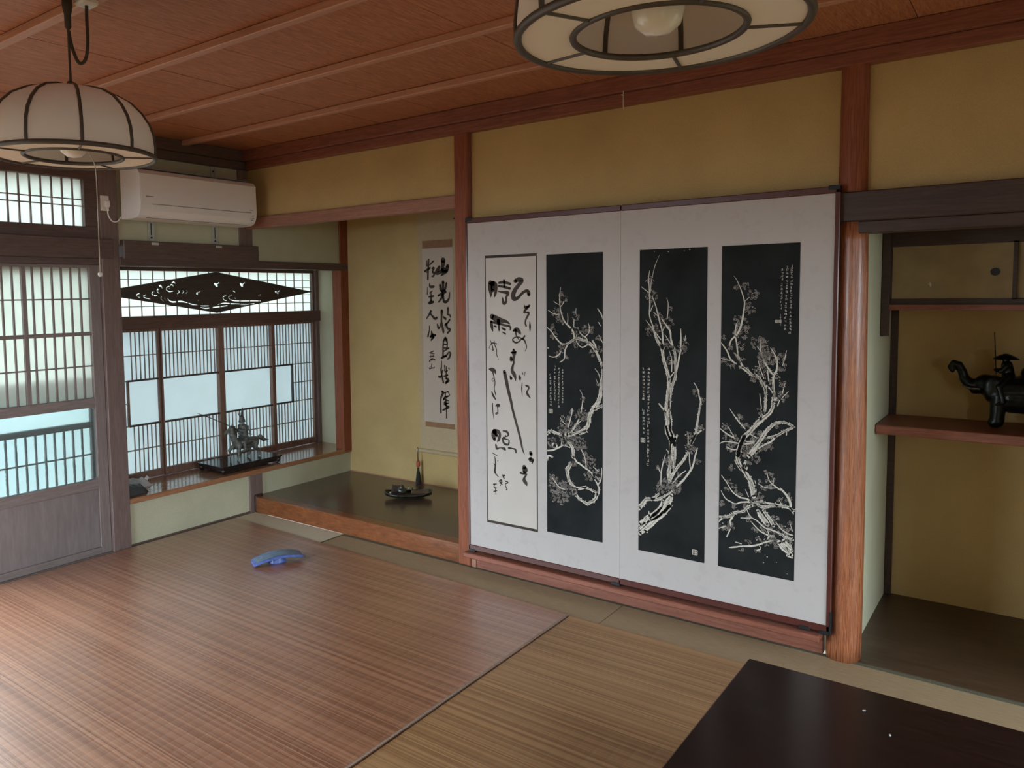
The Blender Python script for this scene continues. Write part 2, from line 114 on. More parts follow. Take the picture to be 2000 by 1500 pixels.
def box(bm, x0, x1, y0, y1, z0, z1, bev=0.0):
    vs = [bm.verts.new(p) for p in ((x0,y0,z0),(x1,y0,z0),(x1,y1,z0),(x0,y1,z0),(x0,y0,z1),(x1,y0,z1),(x1,y1,z1),(x0,y1,z1))]
    fs = [bm.faces.new([vs[i] for i in f]) for f in ((3,2,1,0),(4,5,6,7),(0,1,5,4),(1,2,6,5),(2,3,7,6),(3,0,4,7))]
    if bev > 0:
        es = list({e for f in fs for e in f.edges})
        bmesh.ops.bevel(bm, geom=es, offset=bev, segments=1, affect='EDGES', profile=0.5)
    return bm
def boxm(sx, sy, sz, name, mat, bev=0.0):
    bm = B(); box(bm, -sx/2, sx/2, -sy/2, sy/2, -sz/2, sz/2, bev)
    me = bpy.data.meshes.new(name); bm.to_mesh(me); bm.free(); me.materials.append(mat); return me
def frame_axes(d):
    d = d.normalized(); a = Vector((0,0,1)) if abs(d.z) < 0.9 else Vector((1,0,0))
    u = d.cross(a).normalized(); return u, d.cross(u).normalized()
def tube(bm, pts, r, seg=10, closed=False):
    """round bar along points; r number or list"""
    pts = [Vector(p) for p in pts]; n = len(pts)
    rs = r if isinstance(r, (list, tuple)) else [r]*n
    rings = []; u = None
    for i, p in enumerate(pts):
        if closed: d = pts[(i+1) % n] - pts[i-1]
        else: d = pts[min(i+1, n-1)] - pts[max(i-1, 0)]
        d.normalize()
        if u is None: u, v = frame_axes(d)
        else:
            u = (u - d*u.dot(d))
            u = u.normalized() if u.length > 1e-6 else frame_axes(d)[0]
            v = d.cross(u)
        rings.append([bm.verts.new(p + (u*math.cos(2*math.pi*k/seg) + v*math.sin(2*math.pi*k/seg))*rs[i]) for k in range(seg)])
    m_ = n if closed else n-1
    for i in range(m_):
        a, b = rings[i], rings[(i+1) % n]
        for k in range(seg):
            bm.faces.new((a[k], a[(k+1)%seg], b[(k+1)%seg], b[k]))
    if not closed:
        bm.faces.new(rings[0][::-1]); bm.faces.new(rings[-1])
    return bm
def lathe(bm, prof, c, seg=32, a0=0.0, a1=2*math.pi, cap=False):
    """profile of (r, z) around a vertical axis at c"""
    full = abs(a1-a0-2*math.pi) < 1e-6
    n = seg if full else seg+1
    cols = []
    for k in range(n):
        a = a0 + (a1-a0)*k/seg
        cols.append([bm.verts.new((c[0]+r*math.cos(a), c[1]+r*math.sin(a), c[2]+z)) for r, z in prof])
    for k in range(seg):
        a, b = cols[k], cols[(k+1) % n]
        for i in range(len(prof)-1):
            try: bm.faces.new((a[i], b[i], b[i+1], a[i+1]))
            except ValueError: pass
    bmesh.ops.remove_doubles(bm, verts=bm.verts, dist=1e-6)
    return bm
def ellipsoid(bm, c, r, rot=None, u=16, v=10):
    ret = bmesh.ops.create_uvsphere(bm, u_segments=u, v_segments=v, radius=1.0)
    M = Matrix.Translation(c) @ (rot.to_4x4() if rot else Matrix.Identity(4)) @ Matrix.Diagonal((r[0], r[1], r[2], 1))
    bmesh.ops.transform(bm, matrix=M, verts=ret['verts'])
    return bm
def capsule(bm, a, b, ra, rb, seg=10):
    a, b = Vector(a), Vector(b)
    n = 5; d = (b-a); L = d.length; d.normalize(); pts = []; rs = []
    for i in range(n):
        t = math.pi/2*i/n; pts.append(a - d*ra*math.cos(t)); rs.append(max(ra*math.sin(t), ra*0.05))
    for i in range(n+1):
        t = math.pi/2*i/n; pts.append(b + d*rb*math.sin(t)); rs.append(max(rb*math.cos(t), rb*0.05))
    return tube(bm, pts, rs, seg)
def bake(o):
    dg = bpy.context.evaluated_depsgraph_get(); dg.update()
    me = bpy.data.meshes.new_from_object(o.evaluated_get(dg)); old = o.data
    o.modifiers.clear(); o.data = me; bpy.data.meshes.remove(old)
    return o
def melt(o, voxel, smooth=2):
    """one continuous skin over the shapes in a mesh"""
    r = o.modifiers.new('skin', 'REMESH'); r.mode = 'VOXEL'; r.voxel_size = voxel; r.use_smooth_shade = True
    if smooth:
        s = o.modifiers.new('smooth', 'SMOOTH'); s.iterations = smooth; s.factor = 0.5
    return bake(o)
def catmull(pts, n):
    out = []
    P = [pts[0]] + list(pts) + [pts[-1]]
    for i in range(1, len(P)-2):
        p0, p1, p2, p3 = P[i-1], P[i], P[i+1], P[i+2]
        for k in range(n):
            t = k/n
            out.append(tuple(0.5*((2*b)+(c-a)*t+(2*a-5*b+4*c-d)*t*t+(3*b-3*c+d-a)*t**3) for a, b, c, d in zip(p0, p1, p2, p3)))
    out.append(tuple(pts[-1])); return out
def parse(s):
    out = []
    for st in s.split('|'):
        v = [int(t)*1e-4 for t in st.split()]
        out.append([(v[i], v[i+1], v[i+2]) for i in range(0, len(v), 3)])
    return out
def ribbon(pts, n=4, rough=0.0, rnd=None, ends=True):
    """outline (left side, right side) of a brush stroke in 2D"""
    c = catmull(pts, n); L = []; R = []
    for i, (x, y, w) in enumerate(c):
        a = c[max(i-1, 0)]; b = c[min(i+1, len(c)-1)]
        dx, dy = b[0]-a[0], b[1]-a[1]; l = math.hypot(dx, dy) or 1e-9
        nx, ny = -dy/l, dx/l; h = max(w, 0.0006)/2
        hl = h*(1+(rnd.uniform(-rough, rough) if rnd else 0)); hr = h*(1+(rnd.uniform(-rough, rough) if rnd else 0))
        L.append((x+nx*hl, y+ny*hl)); R.append((x-nx*hr, y-ny*hr))
    return c, L, R
def ink(bm, pts, y, n=4, rough=0.0, rnd=None, clip=None, caps=True):
    """flat brush stroke lying in a plane of constant y, facing -y"""
    def cl(p):
        if clip: return (min(max(p[0], clip[0]), clip[1]), min(max(p[1], clip[2]), clip[3]))
        return p
    c, L, R = ribbon(pts, n, rough, rnd)
    l = [bm.verts.new((cl(p)[0], y, cl(p)[1])) for p in L]; r = [bm.verts.new((cl(p)[0], y, cl(p)[1])) for p in R]
    for i in range(len(l)-1):
        bm.faces.new((l[i], l[i+1], r[i+1], r[i]))
    if caps:
        for x, z, w in (c[0], c[-1]):
            if w > 0.003: disc(bm, x, z, w/2*0.98, y, 10, clip)
def disc(bm, x, z, r, y, seg=8, clip=None):
    vs = []
    for k in range(seg):
        px, pz = x+r*math.cos(2*math.pi*k/seg), z+r*math.sin(2*math.pi*k/seg)
        if clip: px = min(max(px, clip[0]), clip[1]); pz = min(max(pz, clip[2]), clip[3])
        vs.append(bm.verts.new((px, y, pz)))
    bm.faces.new(vs)

# ------------------------------------------------------------------ materials
def srgb(r, g, b):
    f = lambda c: (c/255/12.92) if c/255 <= 0.04045 else ((c/255+0.055)/1.055)**2.4
    return (f(r), f(g), f(b), 1)
def nodes(name):
    mt = bpy.data.materials.new(name); mt.use_nodes = True
    nt = mt.node_tree; return mt, nt, nt.nodes['Principled BSDF']
def N(nt, t, **kw):
    n = nt.nodes.new(t)
    for k, v in kw.items(): setattr(n, k, v)
    return n
def coord(nt, scale=(1,1,1), rot=(0,0,0)):
    tc = N(nt, 'ShaderNodeTexCoord'); mp = N(nt, 'ShaderNodeMapping')
    mp.inputs['Scale'].default_value = scale; mp.inputs['Rotation'].default_value = rot
    nt.links.new(tc.outputs['Object'], mp.inputs['Vector']); return mp.outputs['Vector']
def ramp(nt, fac, stops):
    r = N(nt, 'ShaderNodeValToRGB'); el = r.color_ramp.elements
    while len(el) < len(stops): el.new(0.5)
    for e, (p, c) in zip(el, stops): e.position = p; e.color = c
    nt.links.new(fac, r.inputs['Fac']); return r.outputs['Color']
def bump(nt, p, h, strength, dist=0.01):
    b = N(nt, 'ShaderNodeBump'); b.inputs['Strength'].default_value = strength; b.inputs['Distance'].default_value = dist
    nt.links.new(h, b.inputs['Height']); nt.links.new(b.outputs['Normal'], p.inputs['Normal'])
def noise(nt, vec, scale, detail=4, rough=0.55, dist=0.0):
    n = N(nt, 'ShaderNodeTexNoise'); n.inputs['Scale'].default_value = scale; n.inputs['Detail'].default_value = detail
    n.inputs['Roughness'].default_value = rough; n.inputs['Distortion'].default_value = dist
    nt.links.new(vec, n.inputs['Vector']); return n.outputs['Fac']
def plain(name, col, rough=0.5, metal=0.0, var=0.06, spec=0.5, nscale=12):
    mt, nt, p = nodes(name)
    f = noise(nt, coord(nt), nscale, 3)
    lo = tuple(c*(1-var*2) for c in col[:3]) + (1,); hi = tuple(min(1, c*(1+var*2)) for c in col[:3]) + (1,)
    nt.links.new(ramp(nt, f, [(0.3, lo), (0.7, hi)]), p.inputs['Base Color'])
    p.inputs['Roughness'].default_value = rough; p.inputs['Metallic'].default_value = metal
    p.inputs['Specular IOR Level'].default_value = spec
    return mt
def wood(name, dark, light, axis='z', stretch=14, scale=5.0, rough=0.42, bmp=0.12, coat=0.0, dist=1.2, spec=0.5):
    mt, nt, p = nodes(name)
    s = {'x': (1, stretch, stretch), 'y': (stretch, 1, stretch), 'z': (stretch, stretch, 1)}[axis]
    v = coord(nt, s)
    f1 = noise(nt, v, scale, 6, 0.6, dist); f2 = noise(nt, v, scale*4, 3, 0.7)
    mx = N(nt, 'ShaderNodeMath', operation='MULTIPLY_ADD'); mx.inputs[1].default_value = 0.35
    nt.links.new(f2, mx.inputs[0])
    m2 = N(nt, 'ShaderNodeMath', operation='MULTIPLY'); m2.inputs[1].default_value = 0.75; nt.links.new(f1, m2.inputs[0])
    nt.links.new(m2.outputs[0], mx.inputs[2])
    mid = tuple((a+b)/2 for a, b in zip(dark, light))
    nt.links.new(ramp(nt, mx.outputs[0], [(0.38, dark), (0.55, mid), (0.70, light)]), p.inputs['Base Color'])
    p.inputs['Roughness'].default_value = rough; p.inputs['Specular IOR Level'].default_value = spec
    if coat: p.inputs['Coat Weight'].default_value = coat; p.inputs['Coat Roughness'].default_value = 0.15
    bump(nt, p, mx.outputs[0], bmp, 0.004)
    return mt

def sheet(name, tint, share, diff=(0.75, 0.75, 0.72, 1), see=0.0, rough=0.35, ior=1.15, bmp=0.0, bscale=60, seecol=(0.16, 0.18, 0.18, 1)):
    """thin translucent sheet: paper or frosted glass; 'see' is the part that shows a blurred outside"""
    mt = bpy.data.materials.new(name); mt.use_nodes = True; nt = mt.node_tree; nt.nodes.clear()
    out = N(nt, 'ShaderNodeOutputMaterial'); d = N(nt, 'ShaderNodeBsdfDiffuse'); t = N(nt, 'ShaderNodeBsdfTranslucent')
    f = noise(nt, coord(nt), 9, 3)
    lo = tuple(c*0.93 for c in tint[:3]) + (1,)
    nt.links.new(ramp(nt, f, [(0.3, lo), (0.7, tint)]), t.inputs['Color'])
    d.inputs['Color'].default_value = diff
    mx = N(nt, 'ShaderNodeMixShader'); mx.inputs[0].default_value = share
    nt.links.new(d.outputs[0], mx.inputs[1]); nt.links.new(t.outputs[0], mx.inputs[2])
    last = mx.outputs[0]
    if see > 0:
        g = N(nt, 'ShaderNodeBsdfRefraction'); g.inputs['Roughness'].default_value = rough; g.inputs['IOR'].default_value = ior
        g.inputs['Color'].default_value = seecol
        if bmp:
            b = N(nt, 'ShaderNodeBump'); b.inputs['Strength'].default_value = bmp; b.inputs['Distance'].default_value = 0.004
            nt.links.new(noise(nt, coord(nt), bscale, 2), b.inputs['Height']); nt.links.new(b.outputs[0], g.inputs['Normal'])
        m2 = N(nt, 'ShaderNodeMixShader'); m2.inputs[0].default_value = see
        nt.links.new(last, m2.inputs[1]); nt.links.new(g.outputs[0], m2.inputs[2]); last = m2.outputs[0]
    nt.links.new(last, out.inputs['Surface']); return mt

def plaster_mat(name, col):
    mt, nt, p = nodes(name)
    f = noise(nt, coord(nt), 220, 3, 0.7); g = noise(nt, coord(nt), 2.5, 3)
    mx = N(nt, 'ShaderNodeMath', operation='MULTIPLY_ADD'); mx.inputs[1].default_value = 0.5
    nt.links.new(f, mx.inputs[0])
    h = N(nt, 'ShaderNodeMath', operation='MULTIPLY'); h.inputs[1].default_value = 0.5; nt.links.new(g, h.inputs[0]); nt.links.new(h.outputs[0], mx.inputs[2])
    lo = tuple(c*0.86 for c in col[:3]) + (1,); hi = tuple(min(1, c*1.12) for c in col[:3]) + (1,)
    nt.links.new(ramp(nt, mx.outputs[0], [(0.35, lo), (0.65, hi)]), p.inputs['Base Color'])
    p.inputs['Roughness'].default_value = 0.95; p.inputs['Specular IOR Level'].default_value = 0.1
    bump(nt, p, f, 0.25, 0.002); return mt

M = {}
M['plaster'] = plaster_mat('sandy_plaster', (0.52, 0.375, 0.175, 1))
M['plaster_pale'] = plaster_mat('pale_green_plaster', (0.54, 0.53, 0.39, 1))
M['pillar'] = wood('red_cedar', (0.155, 0.040, 0.018, 1), (0.34, 0.105, 0.050, 1), 'z', 26, 5, 0.55, 0.35, spec=0.3)
M['log'] = wood('polished_log', (0.14, 0.036, 0.016, 1), (0.50, 0.185, 0.085, 1), 'z', 24, 4.5, 0.26, 0.5, coat=0.3, dist=2.0)
M['post'] = wood('hazed_brown_post', (0.135, 0.090, 0.082, 1), (0.215, 0.152, 0.140, 1), 'z', 14, 5, 0.5, 0.1)  # greyer and lighter than the brown wood: glare haze put into the colour
M['dark_x'] = wood('dark_beam', (0.028, 0.013, 0.009, 1), (0.060, 0.030, 0.022, 1), 'x', 14, 5, 0.45, 0.08)
M['beam_y'] = wood('hazed_brown_beam', (0.080, 0.050, 0.045, 1), (0.140, 0.092, 0.083, 1), 'y', 14, 5, 0.5, 0.08)  # base colour lifted and desaturated for the veiling glare by the windows
M['red_x'] = wood('red_beam', (0.150, 0.042, 0.024, 1), (0.30, 0.105, 0.066, 1), 'x', 14, 5, 0.45, 0.1)
M['red_y'] = wood('red_beam_across', (0.08, 0.03, 0.022, 1), (0.15, 0.062, 0.045, 1), 'y', 14, 5, 0.45, 0.1)
M['oto'] = wood('pinkish_lintel', (0.25, 0.105, 0.070, 1), (0.38, 0.19, 0.135, 1), 'x', 14, 5, 0.5, 0.08)
M['batten'] = wood('pink_batten', (0.42, 0.20, 0.135, 1), (0.55, 0.30, 0.215, 1), 'x', 14, 4, 0.5, 0.05)
M['plank'] = wood('ceiling_board', (0.25, 0.080, 0.034, 1), (0.52, 0.215, 0.100, 1), 'y', 11, 5.0, 0.55, 0.08, dist=2.5)
M['tokofloor'] = wood('dark_polished_board', (0.085, 0.054, 0.038, 1), (0.135, 0.092, 0.068, 1), 'x', 9, 3, 0.26, 0.03, coat=0.2)
M['kamachi'] = wood('varnished_sill', (0.13, 0.036, 0.012, 1), (0.27, 0.090, 0.030, 1), 'x', 5, 6, 0.30, 0.08, coat=0.4, dist=2.5)
M['alcfloor'] = wood('dull_dark_board', (0.05, 0.028, 0.016, 1), (0.085, 0.05, 0.03, 1), 'x', 8, 3, 0.4, 0.03)
M['ledge'] = wood('ledge_board', (0.27, 0.115, 0.055, 1), (0.42, 0.21, 0.115, 1), 'y', 12, 4, 0.16, 0.04, coat=0.5)
M['kumiko'] = wood('lattice_bar', (0.22, 0.17, 0.14, 1), (0.32, 0.26, 0.215, 1), 'z', 10, 8, 0.5, 0.03)  # colour lightened to stand in for bloom from the bright panes behind
M['shoji'] = wood('shoji_frame', (0.17, 0.088, 0.065, 1), (0.28, 0.165, 0.125, 1), 'z', 12, 6, 0.5, 0.05)
M['shoji_y'] = wood('shoji_rail', (0.095, 0.05, 0.04, 1), (0.17, 0.095, 0.075, 1), 'y', 12, 6, 0.5, 0.05)
M['doorwood'] = wood('hazed_door_wood', (0.175, 0.138, 0.132, 1), (0.26, 0.212, 0.205, 1), 'z', 12, 5, 0.45, 0.05)  # brown door wood paled in its colour to carry window glare
M['doorwood_y'] = wood('hazed_door_rail_wood', (0.170, 0.134, 0.128, 1), (0.25, 0.205, 0.198, 1), 'y', 12, 5, 0.45, 0.05)  # rails get the same glare-lightened tone as the stiles
M['doorpanel'] = wood('hazed_door_panel_wood', (0.180, 0.150, 0.150, 1), (0.245, 0.208, 0.210, 1), 'z', 7, 3, 0.4, 0.05)  # bluish-grey glare painted into what is brown panel wood
M['carved'] = wood('carved_board', (0.055, 0.038, 0.032, 1), (0.085, 0.06, 0.05, 1), 'y', 10, 5, 0.5, 0.03)
M['paper'] = sheet('shoji_glass', (0.86, 0.95, 0.97, 1), 0.27)
M['paper_ranma'] = sheet('transom_paper', (0.95, 0.98, 0.93, 1), 0.42)
M['doorglass'] = sheet('frosted_door_glass', (0.96, 1.0, 0.93, 1), 0.40, see=0.12, rough=0.22, ior=1.12)
M['wavyglass'] = sheet('wavy_door_glass', (0.87, 0.98, 1.0, 1), 0.5, see=0.85, rough=0.10, ior=1.30, bmp=0.42, bscale=60, seecol=(0.97, 1.0, 1.0, 1))
M['outerglass'] = sheet('outer_frosted_glass', (0.88, 0.98, 0.98, 1), 0.46, (0.8, 0.8, 0.8, 1))
M['clear'] = plain('pull_metal', (0.10, 0.09, 0.08, 1), 0.4, 0.8)

# ------------------------------------------------------------------ ground outside
bm = B(); box(bm, -30, 30, -30, 30, -0.62, -0.50)
gm = plain('garden_soil', (0.085, 0.070, 0.045, 1), 0.95, var=0.15, nscale=3)
put('ground', bm, gm, kind='structure', label='dark earth of the garden outside the room', cat='ground')

# ------------------------------------------------------------------ floor: slab and tatami
RX, RY, CZ = 5.75, -4.45, 2.53
fl = put('floor', box(B(), -0.02, RX+.2, RY-.2, 0.02, -0.12, -0.045), plain('floor_slab', (0.2, 0.15, 0.1, 1), 0.9), kind='structure', label='floor of the room under the tatami mats', cat='floor')
def tatami_mat(name, ax):
    mt, nt, p = nodes(name)
    s = (1, 1, 1)
    w = N(nt, 'ShaderNodeTexWave', wave_type='BANDS', bands_direction='Y' if ax == 'x' else 'X'); w.inputs['Scale'].default_value = 42; w.inputs['Distortion'].default_value = 0.6
    nt.links.new(coord(nt), w.inputs['Vector'])
    f = noise(nt, coord(nt, (3, 40, 1) if ax == 'x' else (40, 3, 1)), 6, 4)
    lo, hi = ((0.30, 0.205, 0.115, 1), (0.40, 0.295, 0.18, 1)) if ax == 'x' else ((0.58, 0.50, 0.37, 1), (0.68, 0.60, 0.46, 1))  # across weave coloured much paler: window light on the rush is painted in
    nt.links.new(ramp(nt, f, [(0.3, lo), (0.7, hi)]), p.inputs['Base Color'])
    p.inputs['Roughness'].default_value = 0.62
    bump(nt, p, w.outputs['Fac'], 0.15, 0.002); return mt
TM = {'x': tatami_mat('tatami_rush', 'x'), 'y': tatami_mat('tatami_rush_across_lit', 'y')}
heri = plain('tatami_border_cloth', (0.115, 0.105, 0.068, 1), 0.85, nscale=200, var=0.2)
def tatami(x0, x1, y0, y1, long):
    g = 0.0012
    bm = box(B(), x0+g, x1-g, y0+g, y1-g, -0.045, 0.0, 0.002)
    t = put('tatami', bm, TM[long], fl)
    bm = B()
    if long == 'x':
        box(bm, x0+g, x1-g, y1-0.030, y1-g, -0.001, 0.0012); box(bm, x0+g, x1-g, y0+g, y0+0.030, -0.001, 0.0012)
    else:
        box(bm, x1-0.014, x1-g, y0+g, y1-g, -0.001, 0.0012); box(bm, x0+g, x0+0.014, y0+g, y1-g, -0.001, 0.0012)
    put('border', bm, heri, t)
# the alcove side row, then rows towards the camera
tatami(0.0, 0.905, -1.91, -0.004, 'y')
tatami(0.905, 2.815, -0.957, -0.004, 'x'); tatami(2.815, 4.725, -0.957, -0.004, 'x'); tatami(4.725, RX, -1.91, -0.004, 'y')
tatami(0.905, 2.815, -1.91, -0.957, 'x'); tatami(2.815, 4.725, -1.91, -0.957, 'x')
for (a, b) in ((0.0, 1.91), (1.91, 3.82), (3.82, RX)):
    tatami(a, b, -2.865, -1.91, 'x'); tatami(a, b, -3.82, -2.865, 'x')
for (a, b) in ((0.0, 1.91), (1.91, 3.82), (3.82, RX)):
    tatami(a, b, RY, -3.82, 'x')

# ------------------------------------------------------------------ ceiling: boards over battens
ce = put('ceiling', box(B(), -0.15, RX+.15, RY-.15, 1.1, CZ+0.012, CZ+0.06), M['dark_x'], kind='structure', label='red-brown boarded ceiling with pink battens', cat='ceiling')
x = -0.02; k = 0
rnd = random.Random(3)
while x < RX:
    w = 0.445
    dz = rnd.uniform(0, 0.004)
    put('ceiling_board', box(B(), x+0.0015, min(x+w, RX+.02)-0.0015, RY, 0.0, CZ+dz, CZ+dz+0.008), M['plank'], ce)
    x += w
for y in (-0.515, -1.045, -1.58, -2.13, -2.66, -3.19, -3.72, -4.25):
    put('batten', box(B(), 0.0, RX, y-0.019, y+0.019, CZ-0.030, CZ+0.001, 0.003), M['batten'], ce)
# cornice on the alcove wall and on the window wall
tr = put('trim_1', box(B(), 0.05, RX, -0.032, 0.06, 2.404, 2.458, 0.003), M['red_x'], kind='structure', label='stepped red-brown cornice along the alcove wall', cat='cornice')
put('upper_moulding', box(B(), 0.05, RX, -0.058, 0.06, 2.458, CZ, 0.003), M['red_x'], tr)
tr = put('trim_2', box(B(), -0.06, 0.032, RY, 0.06, 2.404, 2.458, 0.003), M['beam_y'], kind='structure', label='stepped dark cornice above the air conditioner wall', cat='cornice')
put('upper_moulding', box(B(), -0.06, 0.052, RY, 0.06, 2.458, CZ, 0.003), M['beam_y'], tr)

# ------------------------------------------------------------------ window wall (x = 0)
bm = B()
box(bm, -0.10, -0.004, -0.968, 0.0, 1.86, 2.5)            # behind the air conditioner
box(bm, -0.10, 0.0, 0.0, 1.05, 1.765, 2.6)                # above the bay, inside the alcove
box(bm, -0.10, -0.006, -0.968, 1.0, -0.05, 0.268)         # under the ledge
box(bm, -0.10, 0.0, RY, -2.70, 1.885, 2.5)
wl = put('wall_left', bm, M['plaster_pale'], kind='structure', label='pale green plaster wall around the bay window', cat='wall')
put('trim_3', box(B(), -0.11, 0.012, -1.083, -0.968, -0.05, 2.44, 0.003), M['post'], kind='structure', label='square brown post between lattice door and bay window', cat='post')
bm = box(B(), -0.11, 0.010, -0.066, 0.045, 1.86, 2.44, 0.003)
cp = put('trim_4', bm, M['post'], kind='structure', label='short upper corner post beside the air conditioner', cat='post')
put('trim_5', box(B(), -0.11, 0.010, -0.045, 0.068, -0.05, 0.27, 0.003), M['post'], kind='structure', label='stubby post under the window ledge at the alcove step', cat='post')
put('trim_6', box(B(), -0.03, 0.040, -0.955, 0.072, 1.772, 1.886, 0.004), M['beam_y'], kind='structure', label='dark lintel beam under the air conditioner', cat='beam')
put('trim_7', box(B(), -0.11, 0.014, -0.968, 0.99, 1.732, 1.784, 0.003), M['beam_y'], kind='structure', label='thin dark rail across the top of the bay', cat='beam')
put('trim_8', box(B(), -0.03, 0.040, RY, -1.02, 1.772, 1.886, 0.004), M['beam_y'], kind='structure', label='dark lintel beam above the lattice door', cat='beam')
put('trim_9', box(B(), -0.11, 0.006, RY, -1.083, 1.735, 1.772, 0.002), M['beam_y'], kind='structure', label='grooved head rail over the lattice door', cat='beam')
put('trim_10', box(B(), -0.11, 0.008, RY, -1.083, 1.886, 1.955, 0.002), M['beam_y'], kind='structure', label='sill of the transom above the lattice door', cat='beam')
put('trim_11', box(B(), -0.11, 0.008, RY, -1.083, 2.226, 2.41, 0.002), M['beam_y'], kind='structure', label='head rail of the transom above the lattice door', cat='beam')
put('trim_12', box(B(), -0.11, 0.004, RY, -1.083, -0.05, 0.004, 0.001), M['doorwood_y'], kind='structure', label='worn wooden track below the lattice door', cat='sill')
put('trim_13', box(B(), -0.03, 0.006, -0.968, -0.045, 0.0, 0.012, 0.001), M['beam_y'], kind='structure', label='thin floor strip under the pale plaster panel', cat='trim')
put('trim_14', box(B(), -0.11, 0.012, -4.45, -4.33, -0.05, 2.44, 0.003), M['post'], kind='structure', label='square brown post at the far left end of the doors', cat='post')
# the bay behind the ledge
bm = B()
box(bm, -0.47, -0.0, -1.05, -0.975, -0.05, 1.80); box(bm, -0.47, -0.02, 1.035, 1.11, -0.05, 1.80)
put('wall_bay', bm, M['plaster_pale'], kind='structure', label='narrow plaster cheek walls of the window bay', cat='wall')
put('ceiling_bay', box(B(), -0.47, -0.11, -0.975, 1.035, 1.752, 1.80), M['beam_y'], kind='structure', label='dark board ceiling of the window bay', cat='ceiling')
put('window_ledge', box(B(), -0.47, 0.010, -0.968, 1.035, 0.268, 0.302, 0.003), M['ledge'], label='varnished wide wooden ledge of the bay window', cat='ledge', base=(0, 0, 0.268))
put('trim_15', box(B(), -0.085, 0.012, 0.905, 0.997, 0.28, 2.6, 0.003), M['pillar'], kind='structure', label='slim reddish post at the back corner of the alcove', cat='post')
put('trim_16', box(B(), -0.45, -0.36, -0.975, 1.035, 1.327, 1.413, 0.003), M['shoji_y'], kind='structure', label='dark rail between transom and shoji of the bay', cat='beam')
bm = B(); box(bm, -0.45, -0.375, 0.997, 1.036, 0.302, 1.752, 0.003)
put('trim_17', bm, M['post'], kind='structure', label='brown jamb at the right end of the bay window', cat='jamb')
bm = B(); box(bm, -0.45, -0.375, -0.976, -0.952, 0.302, 1.752, 0.003)
put('trim_18', bm, M['post'], kind='structure', label='brown jamb at the left end of the bay window', cat='jamb')

# four shoji leaves
XW = -0.405
w1 = thing('window_1', 'four latticed shoji leaves with a blank frosted band', 'window', (XW, 0.03, 0.302), kind='structure')
Y0, Y1, ZB0, ZB1, ZL, ZT = -0.704, 0.749, 0.675, 0.980, 0.352, 1.308
leaves = [(-0.952, -0.974+0.03, -0.474, -0.447), (-0.447, None, 0.021, 0.046), (0.046, 0.071, 0.525, 0.546), (0.546, 0.567, 0.975, 0.997)]
edges = [(-0.952, -0.930), (-0.474, -0.447), (0.021, 0.071), (0.525, 0.567), (0.975, 0.997)]
spans = [(edges[i][1], edges[i+1][0]) for i in range(4)]
full_me = boxm(0.008, 0.0052, ZT-ZL, 'lattice_bar', M['kumiko'])
up_me = boxm(0.008, 0.0052, ZT-ZB1, 'lattice_bar', M['kumiko'])
lo_me = boxm(0.008, 0.0052, ZB0-ZL, 'lattice_bar', M['kumiko'])
for i, (a, b) in enumerate(spans):
    la = edges[i][0] if i == 0 else (edges[i][0]+edges[i][1])/2
    lb = edges[i+1][1] if i == 3 else (edges[i+1][0]+edges[i+1][1])/2
    dx = 0.010 if i in (1, 2) else 0.0
    bm = B()
    box(bm, XW-0.022, XW+0.008+dx, la+0.0004, a, 0.304, 1.325, 0.002); box(bm, XW-0.022, XW+0.008+dx, b, lb-0.0004, 0.304, 1.325, 0.002)
    box(bm, XW-0.022, XW+0.006+dx, a, b, 0.304, ZL, 0.002); box(bm, XW-0.022, XW+0.006+dx, a, b, ZT, 1.325, 0.002)
    leaf = put('shoji_leaf', bm, M['shoji'], w1)
    n = round((b-a)/0.0315)
    for k in range(1, n):
        y = a + (b-a)*k/n
        if y < Y0-0.006 or y > Y1+0.006: place('lattice_bar', full_me, (XW-0.006+dx, y, (ZL+ZT)/2), leaf)
        elif Y0+0.01 < y < Y1-0.01:
            place('lattice_bar', up_me, (XW-0.006+dx, y, (ZB1+ZT)/2), leaf); place('lattice_bar', lo_me, (XW-0.006+dx, y, (ZL+ZB0)/2), leaf)
    for z in (1.148, 0.508):
        put('cross_bar', box(B(), XW-0.015+dx, XW+0.001+dx, a, b, z-0.003, z+0.003), M['kumiko'], leaf)
    ba, bb = max(a, Y0), min(b, Y1)
    for z in (ZB0, ZB1):
        put('band_bar', box(B(), XW-0.016+dx, XW+0.003+dx, ba, bb, z-0.006, z+0.006), M['carved'], leaf)
    if a < Y0:
        put('band_bar', box(B(), XW-0.016+dx, XW+0.003+dx, Y0-0.006, Y0+0.006, ZB0, ZB1), M['shoji'], leaf)
    if b > Y1:
        put('band_bar', box(B(), XW-0.016+dx, XW+0.003+dx, Y1-0.006, Y1+0.006, ZB0, ZB1), M['carved'], leaf)
    for z in (0.98, 0.828, 0.675):
        if a < Y0: put('cross_bar', box(B(), XW-0.015+dx, XW+0.001+dx, a, Y0, z-0.003, z+0.003), M['kumiko'], leaf)
        if b > Y1: put('cross_bar', box(B(), XW-0.015+dx, XW+0.001+dx, Y1, b, z-0.003, z+0.003), M['kumiko'], leaf)
    put('pane', box(B(), XW-0.020, XW-0.0185, a, b, ZL, ZT), M['paper'], leaf)

